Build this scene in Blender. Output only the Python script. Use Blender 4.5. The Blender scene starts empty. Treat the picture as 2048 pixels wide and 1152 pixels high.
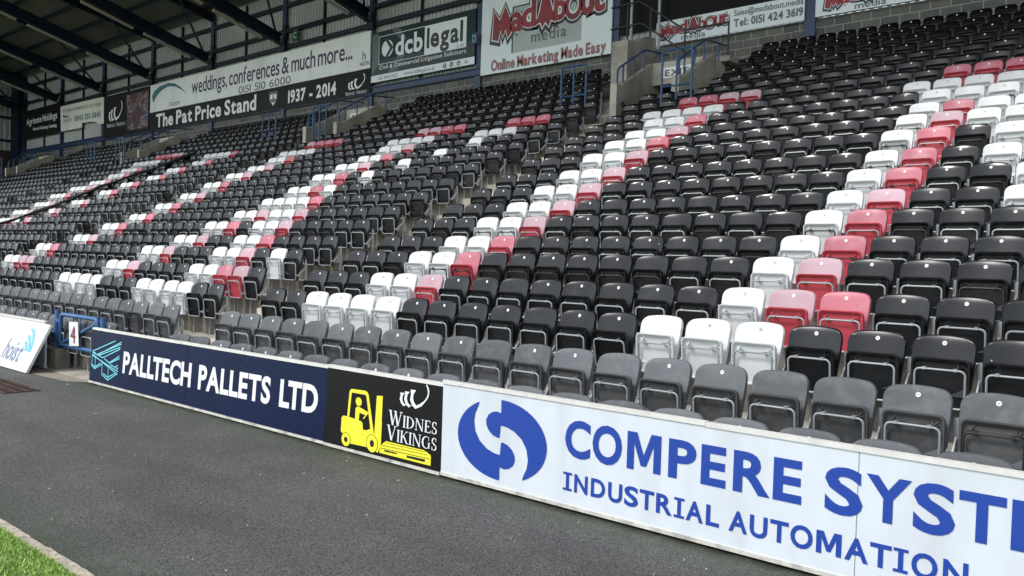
import bpy, math, random
import numpy as np
from mathutils import Vector, Matrix
random.seed(7)
SC = bpy.context.scene
COLL = SC.collection

# ------------------------------------------------------------------ camera, world, sun, exposure
CAMP = (0.0, -5.33606, 1.80406); YAW, PITCH, ROLL, FPX = 0.6964016, -0.0243430, 0.0317954, 1621.013
def cam_axes():
    cy, sy, cp, sp = math.cos(YAW), math.sin(YAW), math.cos(PITCH), math.sin(PITCH)
    f = Vector((-sy*cp, cy*cp, sp)); r = Vector((cy, sy, 0)); u = r.cross(f)
    c, s = math.cos(ROLL), math.sin(ROLL)
    return c*r + s*u, -s*r + c*u, f
_r, _u, _f = cam_axes()
cd = bpy.data.cameras.new('camera'); cam = bpy.data.objects.new('camera', cd); COLL.objects.link(cam)
cam.matrix_world = Matrix(((_r.x, _u.x, -_f.x, CAMP[0]), (_r.y, _u.y, -_f.y, CAMP[1]), (_r.z, _u.z, -_f.z, CAMP[2]), (0, 0, 0, 1)))
cd.sensor_width = 36.0; cd.lens = FPX/2048*36; cd.clip_start = 0.05; cd.clip_end = 1500
SC.camera = cam

SUN_EL, SUN_AZ = math.radians(52), math.radians(206)     # azimuth clockwise from +Y
world = bpy.data.worlds.new('World'); SC.world = world; world.use_nodes = True
wn, wl = world.node_tree.nodes, world.node_tree.links
bg = wn['Background']
sky = wn.new('ShaderNodeTexSky'); sky.sky_type = 'NISHITA'; sky.sun_disc = False
sky.sun_elevation = SUN_EL; sky.sun_rotation = SUN_AZ; sky.air_density = 1.0; sky.dust_density = 1.2; sky.ozone_density = 1.0
hs = wn.new('ShaderNodeHueSaturation'); hs.inputs['Saturation'].default_value = 0.38
wl.new(sky.outputs[0], hs.inputs['Color']); wl.new(hs.outputs[0], bg.inputs['Color'])
bg.inputs['Strength'].default_value = 0.15
sd = bpy.data.lights.new('sun', 'SUN'); sd.energy = 1.3; sd.angle = math.radians(10); sd.color = (1.0, 0.975, 0.94)
sun = bpy.data.objects.new('sun', sd); COLL.objects.link(sun)
S = Vector((math.sin(SUN_AZ)*math.cos(SUN_EL), math.cos(SUN_AZ)*math.cos(SUN_EL), math.sin(SUN_EL)))
sun.rotation_euler = (-S).to_track_quat('-Z', 'Y').to_euler(); sun.location = (-10, -30, 40)
SC.view_settings.view_transform = 'Standard'; SC.view_settings.look = 'None'
SC.view_settings.exposure = 0.78; SC.view_settings.gamma = 1.0
SC.render.engine = 'CYCLES'
SC.cycles.max_bounces = 6; SC.cycles.diffuse_bounces = 3; SC.cycles.glossy_bounces = 3

# ------------------------------------------------------------------ measured data
COL = {
  'A': {2: (8, (1, 1, 1, 0, 0, 0, 0, 0, 0, 0, 1, 1, 1, 1,)), 3: (7, (2, 3, 1, 0, 0, 0, 0, 0, 0, 0, 0, 3, 1, 1,)), 4: (8, (3, 1, 0, 0, 0, 0, 0, 0, 0, 0, 2, 1, 1,)), 5: (8, (2, 1, 0, 0, 0, 0, 0, 0, 0, 0, 2, 1, 1,)), 6: (8, (2, 1, 0, 0, 0, 0, 0, 0, 0, 0, 3, 1, 1,)), 7: (5, (1, 0, 0, 3, 1, 0, 0, 0, 0, 0, 0, 0, 0, 3, 1, 1,)), 8: (5, (1, 0, 0, 2, 1, 0, 0, 0, 0, 0, 0, 0, 0, 3, 1, 1,)), 9: (6, (1, 0, 2, 1, 0, 0, 0, 0, 0, 0, 0, 0, 3, 1, 1,)), 10: (6, (1, 0, 2, 1, 0, 0, 0, 0, 0, 0, 0, 0, 3, 1, 1,)), 11: (6, (1, 1, 3, 1, 0, 0, 0, 0, 0, 0, 0, 0, 2, 1, 1,)), 12: (6, (1, 1, 2, 1, 0, 0, 0, 0, 0, 0, 0, 0, 3, 1, 1,)), 13: (6, (1, 1, 1, 1, 0, 0, 0, 0, 0, 0, 0, 0, 2, 1, 1,)), 14: (7, (1, 1, 1, 1, 0, 0, 0, 0, 0, 0, 0, 1, 1, 1, 1,)), 15: (7, (2, 2, 2, 0, 0, 0, 0, 0, 0, 0, 3, 3, 2, 2,)), },
  'B': {2: (2, (1, 1, 1, 1, 0, 0, 0, 1, 1, 1, 1,)), 3: (1, (3, 2, 1, 1, 0, 0, 0, 0, 3, 1, 1, 0, 0, 0, 0, 0, 0, 0, 0, 3, 3, 1, 1,)), 4: (1, (1, 0, 3, 1, 1, 0, 0, 0, 3, 1, 1, 0, 0, 0, 0, 0, 0, 0, 0, 0, 2, 1, 1,)), 5: (4, (2, 1, 1, 0, 0, 3, 1, 1, 0, 0, 0, 0, 0, 0, 0, 0, 3, 1, 1,)), 6: (5, (3, 1, 1, 0, 2, 1, 1, 0, 0, 0, 0, 0, 0, 0, 0, 2, 1, 1,)), 7: (6, (3, 1, 1, 3, 1, 1, 0, 0, 0, 0, 0, 0, 0, 0, 2, 1, 1,)), 8: (7, (2, 1, 1, 1, 1, 0, 0, 0, 0, 0, 0, 0, 0, 2, 1, 1,)), 9: (8, (1, 2, 1, 1, 0, 0, 0, 0, 0, 0, 0, 0, 3, 1, 1,)), 10: (7, (1, 0, 2, 1, 1, 0, 0, 0, 0, 0, 0, 0, 0, 2, 1, 1,)), 11: (6, (1, 0, 0, 3, 1, 1, 0, 0, 0, 0, 0, 0, 0, 0, 3, 1, 1,)), 12: (5, (1, 0, 0, 0, 2, 1, 1, 0, 0, 0, 0, 0, 0, 0, 0, 3, 1, 1,)), 13: (4, (1, 0, 0, 0, 0, 3, 1, 1, 0, 0, 0, 0, 0, 0, 0, 0, 2, 1, 1,)), 14: (3, (1, 1, 1, 0, 0, 0, 1, 1, 1, 1, 0, 0, 0, 0, 0, 0, 0, 1, 1, 1, 1,)), 15: (2, (2, 2, 2, 0, 0, 0, 2, 2, 3, 3, 0, 0, 0, 0, 0, 0, 0, 2, 2, 2, 3,)), },
  'C': {7: (11, (3, 1, 1, 3, 1, 1, 1,)), 8: (10, (3, 1, 1, 0, 0, 3, 1, 1, 1,)), 9: (9, (3, 1, 1, 1, 0, 0, 3, 1, 1, 1,)), 10: (8, (2, 1, 1, 0, 0, 0, 0, 0, 2, 1, 1, 1,)), 11: (8, (2, 1, 1, 0, 0, 0, 0, 3, 3, 1, 1, 1,)), 12: (7, (2, 1, 1, 0, 0, 0, 0, 0, 0, 2, 1, 1, 1,)), 13: (7, (2, 1, 1, 0, 0, 0, 0, 0, 0, 2, 1, 1, 1,)), 14: (6, (2, 1, 1, 0, 0, 0, 0, 0, 0, 0, 0, 2, 1, 1, 1,)), 15: (5, (2, 1, 1, 1, 1, 0, 0, 0, 0, 0, 0, 0, 1, 1, 1, 1, 1,)), 16: (16, (3, 3, 2, 2, 2,)), },}
LOGO=[[(-5.403, 0.657), (-5.343, 0.659), (-5.368, 0.632), (-5.372, 0.602), (-5.361, 0.577), (-5.336, 0.559), (-5.312, 0.558), (-5.351, 0.54), (-5.385, 0.563), (-5.406, 0.598), (-5.396, 0.636)], [(-5.341, 0.676), (-5.282, 0.676), (-5.308, 0.647), (-5.313, 0.613), (-5.3, 0.582), (-5.271, 0.56), (-5.242, 0.565), (-5.286, 0.537), (-5.325, 0.564), (-5.348, 0.605), (-5.337, 0.647)], [(-5.268, 0.7), (-5.199, 0.701), (-5.226, 0.668), (-5.234, 0.631), (-5.221, 0.596), (-5.189, 0.567), (-5.197, 0.537), (-5.239, 0.56), (-5.27, 0.608), (-5.263, 0.66)], [(-5.197, 0.537), (-5.189, 0.567), (-5.141, 0.588), (-5.092, 0.62), (-5.059, 0.66), (-5.049, 0.694), (-5.058, 0.728), (-5.078, 0.764), (-5.066, 0.767), (-5.041, 0.734), (-5.033, 0.703), (-5.04, 0.662), (-5.071, 0.619), (-5.124, 0.568)]]
FORK={'body': [(-6.215, 0.184), (-6.213, 0.315), (-6.198, 0.333), (-6.18, 0.34), (-6.13, 0.339), (-6.019, 0.333), (-6.019, 0.331), (-5.958, 0.325), (-5.921, 0.322), (-5.9, 0.306), (-5.892, 0.249), (-5.844, 0.248), (-5.787, 0.271), (-5.74, 0.234), (-5.689, 0.204), (-5.655, 0.209), (-5.63, 0.16), (-5.652, 0.096), (-5.667, 0.07), (-5.832, 0.095), (-6.067, 0.089), (-6.147, 0.087), (-6.191, 0.172)], 'mast': [(-5.718, 0.588), (-5.636, 0.595), (-5.634, 0.356), (-5.63, 0.355), (-5.63, 0.16), (-5.729, 0.197)], 'frame': [(-6.13, 0.339), (-6.114, 0.57), (-6.107, 0.591), (-6.083, 0.608), (-6.053, 0.609), (-5.884, 0.614), (-5.854, 0.606), (-5.835, 0.585), (-5.731, 0.227), (-5.784, 0.265), (-5.867, 0.57), (-5.887, 0.576), (-6.072, 0.575), (-6.08, 0.57), (-6.099, 0.339)], 'torso': [(-6.013, 0.332), (-6.012, 0.426), (-6.003, 0.443), (-5.98, 0.454), (-5.949, 0.45), (-5.84, 0.423), (-5.821, 0.414), (-5.855, 0.386), (-5.951, 0.399), (-5.958, 0.325)], 'wheel': [(-5.823, 0.429), (-5.813, 0.422), (-5.887, 0.348), (-5.9, 0.352)], 'leg': [(-5.889, 0.373), (-5.855, 0.39), (-5.752, 0.278), (-5.781, 0.27)], 'pallet': [(-5.632, 0.144), (-5.562, 0.194), (-5.066, 0.194), (-5.029, 0.183), (-4.982, 0.166), (-4.975, 0.145), (-4.975, 0.074), (-5.644, 0.074), (-5.641, 0.113)], 'hole1': [(-5.579, 0.112), (-5.411, 0.112), (-5.4, 0.108), (-5.416, 0.1), (-5.577, 0.095)], 'hole2': [(-5.566, 0.095), (-5.35, 0.098), (-5.349, 0.084), (-5.565, 0.084)], 'hole3': [(-5.279, 0.113), (-5.045, 0.117), (-5.046, 0.093), (-5.28, 0.092)], 'line1': [(-5.621, 0.15), (-5.022, 0.162), (-5.022, 0.158), (-5.621, 0.145)], 'line2': [(-5.631, 0.122), (-4.984, 0.133), (-4.984, 0.128), (-5.63, 0.116)], 'line3': [(-5.573, 0.179), (-5.044, 0.185), (-5.044, 0.181), (-5.572, 0.175)], 'head': [(-5.926, 0.5), (-5.927, 0.487), (-5.932, 0.476), (-5.941, 0.467), (-5.953, 0.461), (-5.967, 0.459), (-5.981, 0.461), (-5.994, 0.467), (-6.004, 0.476), (-6.012, 0.487), (-6.015, 0.5), (-6.014, 0.512), (-6.008, 0.524), (-5.999, 0.533), (-5.987, 0.539), (-5.973, 0.541), (-5.959, 0.539), (-5.946, 0.533), (-5.936, 0.524), (-5.929, 0.512)], 'w1': [(-6.068, 0.12), (-6.07, 0.1), (-6.077, 0.083), (-6.09, 0.068), (-6.107, 0.059), (-6.127, 0.055), (-6.147, 0.057), (-6.166, 0.066), (-6.182, 0.079), (-6.192, 0.096), (-6.197, 0.115), (-6.195, 0.135), (-6.187, 0.153), (-6.174, 0.167), (-6.157, 0.176), (-6.137, 0.18), (-6.117, 0.177), (-6.098, 0.169), (-6.083, 0.156), (-6.073, 0.139)], 'w1i': [(-6.105, 0.118), (-6.106, 0.11), (-6.109, 0.103), (-6.114, 0.097), (-6.122, 0.093), (-6.13, 0.092), (-6.139, 0.093), (-6.146, 0.096), (-6.153, 0.102), (-6.157, 0.109), (-6.159, 0.117), (-6.159, 0.125), (-6.155, 0.132), (-6.15, 0.138), (-6.143, 0.142), (-6.134, 0.143), (-6.126, 0.142), (-6.118, 0.139), (-6.111, 0.133), (-6.107, 0.126)], 'w2': [(-5.675, 0.142), (-5.677, 0.118), (-5.686, 0.095), (-5.702, 0.077), (-5.722, 0.065), (-5.746, 0.06), (-5.77, 0.063), (-5.793, 0.074), (-5.812, 0.091), (-5.825, 0.113), (-5.831, 0.138), (-5.829, 0.163), (-5.819, 0.185), (-5.803, 0.204), (-5.782, 0.216), (-5.758, 0.22), (-5.734, 0.217), (-5.712, 0.206), (-5.693, 0.189), (-5.68, 0.167)], 'w2i': [(-5.722, 0.141), (-5.723, 0.131), (-5.726, 0.122), (-5.732, 0.114), (-5.74, 0.109), (-5.75, 0.108), (-5.759, 0.109), (-5.768, 0.113), (-5.775, 0.12), (-5.78, 0.129), (-5.782, 0.139), (-5.782, 0.149), (-5.778, 0.158), (-5.772, 0.166), (-5.764, 0.171), (-5.755, 0.173), (-5.745, 0.171), (-5.736, 0.167), (-5.729, 0.16), (-5.724, 0.151)], 'w1o': [(-6.062, 0.12), (-6.064, 0.099), (-6.072, 0.08), (-6.086, 0.065), (-6.105, 0.055), (-6.127, 0.05), (-6.149, 0.053), (-6.169, 0.062), (-6.186, 0.076), (-6.198, 0.094), (-6.203, 0.115), (-6.201, 0.136), (-6.193, 0.155), (-6.178, 0.171), (-6.159, 0.181), (-6.137, 0.185), (-6.115, 0.182), (-6.095, 0.173), (-6.078, 0.159), (-6.067, 0.14)], 'w2o': [(-5.669, 0.143), (-5.671, 0.117), (-5.681, 0.093), (-5.698, 0.073), (-5.72, 0.061), (-5.746, 0.055), (-5.772, 0.059), (-5.796, 0.07), (-5.816, 0.088), (-5.83, 0.111), (-5.837, 0.137), (-5.834, 0.164), (-5.824, 0.188), (-5.807, 0.207), (-5.784, 0.22), (-5.759, 0.225), (-5.733, 0.221), (-5.708, 0.21), (-5.689, 0.192), (-5.675, 0.168)]}
PALL=[[(-11.105, 0.652), (-11.769, 0.457), (-11.623, 0.413), (-10.93, 0.648)], [(-10.925, 0.624), (-11.611, 0.427)], [(-11.58, 0.411), (-10.95, 0.579)], [(-10.953, 0.554), (-11.447, 0.392), (-11.565, 0.412)], [(-11.39, 0.385), (-11.242, 0.343), (-10.955, 0.459)], [(-10.95, 0.429), (-11.227, 0.338)], [(-11.197, 0.323), (-11.056, 0.3), (-10.982, 0.338)], [(-11.027, 0.291), (-10.97, 0.3), (-10.983, 0.271)], [(-11.765, 0.438), (-11.639, 0.418)], [(-11.769, 0.412), (-11.77, 0.259), (-11.666, 0.218), (-11.447, 0.31)], [(-11.676, 0.383), (-11.656, 0.232)], [(-11.769, 0.412), (-10.974, 0.217)], [(-11.751, 0.395), (-10.967, 0.252)], [(-11.446, 0.304), (-11.435, 0.167), (-11.241, 0.108), (-10.975, 0.223)], [(-11.247, 0.262), (-11.238, 0.12)], [(-11.395, 0.184), (-11.248, 0.144), (-11.042, 0.222)], [(-11.758, 0.273), (-11.665, 0.244), (-11.504, 0.311)]]
ARCS=[[(-13.832, 0.394), (-13.829, 0.413), (-13.79, 0.448), (-13.731, 0.415), (-13.664, 0.359), (-13.619, 0.303), (-13.712, 0.303), (-13.734, 0.346), (-13.781, 0.38)], [(-13.834, 0.488), (-13.82, 0.533), (-13.753, 0.526), (-13.678, 0.482), (-13.593, 0.402), (-13.516, 0.3), (-13.601, 0.3), (-13.629, 0.362), (-13.699, 0.43), (-13.763, 0.469)], [(-13.863, 0.6), (-13.824, 0.632), (-13.734, 0.622), (-13.642, 0.572), (-13.539, 0.48), (-13.483, 0.386), (-13.449, 0.291), (-13.539, 0.293), (-13.555, 0.368), (-13.611, 0.462), (-13.7, 0.542), (-13.792, 0.592)]]
STRIP=[(-31.11, 11.12, 5.96), (-30.49, 9.82, 5.29), (-30.41, 9.1, 4.96), (-29.8, 8.05, 4.49), (-29.81, 7.33, 4.15), (-30.3, 6.79, 3.87), (-30.4, 6.17, 3.56), (-30.15, 5.38, 3.18), (-29.67, 4.43, 2.76), (-30.17, 4.18, 2.65)]
ZD=[0.735, 1.017, 1.335, 1.62, 1.94, 2.203, 2.538, 2.837, 3.182, 3.527, 3.912, 4.258, 4.559, 4.908, 5.23, 5.614, 5.979, 6.347, 6.721, 7.091, 7.451, 7.83]

# ------------------------------------------------------------------ materials
MATS = {}
def mat(name, col, rough=0.6, spec=0.5, metal=0.0, var=0.0, scale=3.0, stain=None, stain_scale=1.5, stain_amt=0.5,
        bump=0.0, bump_scale=40.0, isl=0.0, streak=False, coat=0.0, specks=0.0):
    if name in MATS: return MATS[name]
    m = bpy.data.materials.new(name); m.use_nodes = True
    n, l = m.node_tree.nodes, m.node_tree.links
    b = n['Principled BSDF']; b.inputs['Roughness'].default_value = rough; b.inputs['Metallic'].default_value = metal
    b.inputs['Specular IOR Level'].default_value = spec
    if coat: b.inputs['Coat Weight'].default_value = coat
    base = n.new('ShaderNodeRGB'); base.outputs[0].default_value = (*col, 1); out = base.outputs[0]
    tc = n.new('ShaderNodeTexCoord'); OBJ = tc.outputs['Object']
    if isl:                                              # copies of one seat must not share their stains
        oi0 = n.new('ShaderNodeObjectInfo'); vm = n.new('ShaderNodeVectorMath'); vm.operation = 'MULTIPLY_ADD'
        l.new(oi0.outputs['Random'], vm.inputs[0]); vm.inputs[1].default_value = (37, 23, 11); l.new(OBJ, vm.inputs[2]); OBJ = vm.outputs[0]
    def noise(sc, det=4, vec=None):
        t = n.new('ShaderNodeTexNoise'); t.inputs['Scale'].default_value = sc; t.inputs['Detail'].default_value = det
        l.new(vec or OBJ, t.inputs['Vector']); return t.outputs['Fac']
    def ramp(fac, a, bb):
        r = n.new('ShaderNodeMapRange'); r.inputs['From Min'].default_value = 0.3; r.inputs['From Max'].default_value = 0.7
        r.inputs['To Min'].default_value = a; r.inputs['To Max'].default_value = bb; l.new(fac, r.inputs['Value']); return r.outputs[0]
    def mult(c, f):
        h = n.new('ShaderNodeHueSaturation'); l.new(c, h.inputs['Color']); l.new(f, h.inputs['Value']); return h.outputs['Color']
    if var: out = mult(out, ramp(noise(scale), 1-var, 1+var))
    if isl:
        g = n.new('ShaderNodeNewGeometry'); oi = n.new('ShaderNodeObjectInfo'); ad = n.new('ShaderNodeMath'); ad.operation = 'ADD'
        l.new(g.outputs['Random Per Island'], ad.inputs[0]); l.new(oi.outputs['Random'], ad.inputs[1])
        fr = n.new('ShaderNodeMath'); fr.operation = 'FRACT'; l.new(ad.outputs[0], fr.inputs[0])
        r = n.new('ShaderNodeMapRange'); r.inputs['To Min'].default_value = 1-isl; r.inputs['To Max'].default_value = 1+isl
        l.new(fr.outputs[0], r.inputs['Value']); out = mult(out, r.outputs[0])
    if stain:
        mp = n.new('ShaderNodeMapping'); mp.inputs['Scale'].default_value = (1, 1, 0.15) if streak else (1, 1, 1)
        l.new(OBJ, mp.inputs['Vector'])
        f = noise(stain_scale, 6, mp.outputs[0]); r = n.new('ShaderNodeMapRange'); r.inputs['From Min'].default_value = 0.48
        r.inputs['From Max'].default_value = 0.72; r.inputs['To Max'].default_value = stain_amt; l.new(f, r.inputs['Value'])
        mx = n.new('ShaderNodeMix'); mx.data_type = 'RGBA'; l.new(r.outputs[0], mx.inputs['Factor']); l.new(out, mx.inputs['A'])
        mx.inputs['B'].default_value = (*stain, 1); out = mx.outputs['Result']
    if specks:                                           # dust spots and droppings
        vo = n.new('ShaderNodeTexVoronoi'); vo.inputs['Scale'].default_value = 9; l.new(OBJ, vo.inputs['Vector'])
        sc_ = n.new('ShaderNodeSeparateColor'); l.new(vo.outputs['Color'], sc_.inputs[0])
        a_ = n.new('ShaderNodeMath'); a_.operation = 'LESS_THAN'; a_.inputs[1].default_value = 0.07; l.new(vo.outputs['Distance'], a_.inputs[0])
        b_ = n.new('ShaderNodeMath'); b_.operation = 'GREATER_THAN'; b_.inputs[1].default_value = 1-specks; l.new(sc_.outputs[0], b_.inputs[0])
        c_ = n.new('ShaderNodeMath'); c_.operation = 'MULTIPLY'; l.new(a_.outputs[0], c_.inputs[0]); l.new(b_.outputs[0], c_.inputs[1])
        mx = n.new('ShaderNodeMix'); mx.data_type = 'RGBA'; l.new(c_.outputs[0], mx.inputs['Factor']); l.new(out, mx.inputs['A']); mx.inputs['B'].default_value = (0.42, 0.42, 0.40, 1); out = mx.outputs['Result']
    l.new(out, b.inputs['Base Color'])
    if bump:
        bp = n.new('ShaderNodeBump'); bp.inputs['Strength'].default_value = bump; bp.inputs['Distance'].default_value = 0.01
        l.new(noise(bump_scale, 6), bp.inputs['Height']); l.new(bp.outputs[0], b.inputs['Normal'])
    MATS[name] = m; return m

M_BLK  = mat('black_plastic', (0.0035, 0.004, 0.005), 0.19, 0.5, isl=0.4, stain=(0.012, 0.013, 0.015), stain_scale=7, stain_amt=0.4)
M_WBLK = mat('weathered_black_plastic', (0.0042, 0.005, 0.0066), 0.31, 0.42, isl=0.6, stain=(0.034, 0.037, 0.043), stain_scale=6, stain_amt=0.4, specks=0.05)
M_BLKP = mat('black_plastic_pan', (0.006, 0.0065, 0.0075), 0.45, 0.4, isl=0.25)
M_GRY  = mat('grey_faded_plastic', (0.112, 0.121, 0.130), 0.62, 0.3, isl=0.22, stain=(0.19, 0.195, 0.20), stain_scale=9, stain_amt=0.55, specks=0.03)
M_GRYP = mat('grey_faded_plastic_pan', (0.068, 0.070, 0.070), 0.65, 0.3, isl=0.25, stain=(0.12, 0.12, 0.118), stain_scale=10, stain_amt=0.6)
M_WHT  = mat('white_plastic', (0.70, 0.71, 0.71), 0.4, 0.45, isl=0.05, stain=(0.54, 0.55, 0.54), stain_scale=6, stain_amt=0.35)
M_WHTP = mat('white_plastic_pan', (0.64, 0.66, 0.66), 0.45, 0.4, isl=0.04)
M_RED  = mat('red_plastic', (0.50, 0.145, 0.185), 0.42, 0.45, isl=0.16, stain=(0.56, 0.31, 0.36), stain_scale=4.5, stain_amt=0.6, specks=0.03)
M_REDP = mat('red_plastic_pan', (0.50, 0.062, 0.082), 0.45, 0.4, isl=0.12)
M_PNK  = mat('faded_pink_plastic', (0.52, 0.36, 0.405), 0.55, 0.35, isl=0.13, stain=(0.48, 0.21, 0.255), stain_scale=5, stain_amt=0.4)
M_STL  = mat('galvanised_steel', (0.36, 0.385, 0.40), 0.42, 0.5, 0.3, isl=0.15)
M_DKS  = mat('black_painted_steel', (0.02, 0.021, 0.022), 0.45, 0.5)
M_DISC = mat('white_number_disc', (0.75, 0.75, 0.72), 0.6)
M_DISCG = mat('grey_number_disc', (0.50, 0.50, 0.49), 0.6)
M_DIGIT = mat('dark_digits', (0.12, 0.12, 0.12), 0.6)
M_CON  = mat('concrete', (0.37, 0.345, 0.295), 0.85, 0.2, var=0.25, scale=2.2, stain=(0.13, 0.125, 0.11), stain_scale=1.7, stain_amt=0.7, bump=0.4, bump_scale=30)
M_CONW = mat('wall_concrete', (0.37, 0.35, 0.29), 0.88, 0.2, var=0.2, scale=1.3, stain=(0.12, 0.115, 0.095), stain_scale=1.0, stain_amt=0.6, bump=0.3, bump_scale=25, streak=True)
M_CONE = mat('pale_concrete_edge', (0.50, 0.475, 0.40), 0.85, 0.2, var=0.2, scale=4, stain=(0.2, 0.19, 0.16), stain_scale=4, stain_amt=0.5)
M_STEP = mat('step_concrete', (0.60, 0.54, 0.43), 0.85, 0.2, var=0.2, scale=3, stain=(0.20, 0.185, 0.15), stain_scale=2.5, stain_amt=0.6, bump=0.3)
M_BLUE = mat('blue_paint', (0.028, 0.08, 0.185), 0.4, 0.5, var=0.15, scale=4)
M_BLUEG = mat('blue_gate_paint', (0.038, 0.125, 0.30), 0.38, 0.5, var=0.12, scale=6, stain=(0.20, 0.28, 0.38), stain_scale=9, stain_amt=0.3)
M_NAVY = mat('navy_steel', (0.007, 0.012, 0.028), 0.5, 0.3, var=0.2)
M_NAVB = mat('blue_column_paint', (0.012, 0.034, 0.095), 0.45, 0.5, var=0.2, scale=1.5)
M_CLAD = mat('grey_cladding', (0.46, 0.48, 0.475), 0.6, 0.3, var=0.12, scale=0.6, stain=(0.36, 0.38, 0.37), stain_scale=0.5, stain_amt=0.5, streak=True)
M_ROOF = mat('roof_sheet', (0.19, 0.195, 0.185), 0.7, 0.25, var=0.2, scale=0.5)
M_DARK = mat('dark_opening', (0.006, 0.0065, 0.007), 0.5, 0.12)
M_BRAIL = mat('black_rail_paint', (0.018, 0.02, 0.022), 0.45)
M_LIT  = mat('strip_light_casing', (0.42, 0.41, 0.35), 0.5)
M_MAR  = mat('maroon_panel', (0.05, 0.02, 0.02), 0.6)
M_WHITE = mat('white_frame', (0.72, 0.71, 0.67), 0.45, var=0.06, scale=9, stain=(0.50, 0.48, 0.43), stain_scale=12, stain_amt=0.4)
M_BWHT = mat('white_board_face', (0.66, 0.715, 0.77), 0.42, 0.35, var=0.03, scale=5, stain=(0.50, 0.52, 0.53), stain_scale=3.5, stain_amt=0.4, streak=True)
M_BNVY = mat('navy_board_face', (0.0026, 0.0105, 0.045), 0.42, 0.2, var=0.12, scale=1.2)
M_BBLK = mat('black_board_face', (0.006, 0.006, 0.007), 0.42, 0.25)
M_GWHT = mat('white_graphic', (0.80, 0.82, 0.83), 0.45)
M_GCYN = mat('cyan_graphic', (0.20, 0.68, 0.78), 0.45)
M_GYEL = mat('yellow_graphic', (0.86, 0.80, 0.045), 0.4)
M_GBLK = mat('black_graphic', (0.010, 0.010, 0.012), 0.4)
M_GBLU = mat('blue_graphic', (0.014, 0.058, 0.345), 0.4)
M_GSLT = mat('slate_graphic', (0.17, 0.20, 0.28), 0.45)
M_GSKY = mat('sky_blue_graphic', (0.14, 0.48, 0.68), 0.45)
M_GTEAL = mat('teal_graphic', (0.015, 0.16, 0.19), 0.5)
M_GPUR = mat('dark_purple_graphic', (0.025, 0.018, 0.07), 0.5)
M_GRED = mat('banner_red_graphic', (0.26, 0.010, 0.015), 0.45, var=0.4, scale=1.2)
M_GGRY = mat('grey_graphic', (0.12, 0.125, 0.13), 0.5)
M_BAN  = mat('white_banner', (0.84, 0.87, 0.86), 0.55, var=0.04, scale=0.6, stain=(0.55, 0.57, 0.54), stain_scale=1.1, stain_amt=0.4, streak=True)
M_BAN2 = mat('bright_white_banner', (0.80, 0.87, 0.90), 0.5, var=0.04, scale=0.5, stain=(0.62, 0.68, 0.71), stain_scale=0.9, stain_amt=0.3)
M_BAN3 = mat('aged_white_banner', (0.78, 0.77, 0.70), 0.55, var=0.05, scale=0.5, stain=(0.45, 0.44, 0.38), stain_scale=0.9, stain_amt=0.4, streak=True)
M_BANK = mat('black_banner', (0.009, 0.0095, 0.010), 0.5, 0.15, var=0.5, scale=0.8)
M_BANG = mat('slate_green_banner', (0.010, 0.030, 0.031), 0.45, 0.2, var=0.2, scale=0.7)
M_BANL = mat('slate_grey_banner', (0.055, 0.064, 0.068), 0.45, 0.2)
M_BANT = mat('pale_slate_banner', (0.065, 0.10, 0.10), 0.4, 0.5)
M_BANP = mat('grey_green_patch', (0.42, 0.47, 0.45), 0.5, var=0.1, scale=1.5)
M_SIGNG = mat('green_sign', (0.012, 0.10, 0.06), 0.5)
M_CRIM = mat('crimson_graphic', (0.32, 0.02, 0.05), 0.5)
M_STRIP  = mat('black_strip', (0.008, 0.008, 0.008), 0.8, 0.2)

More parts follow.
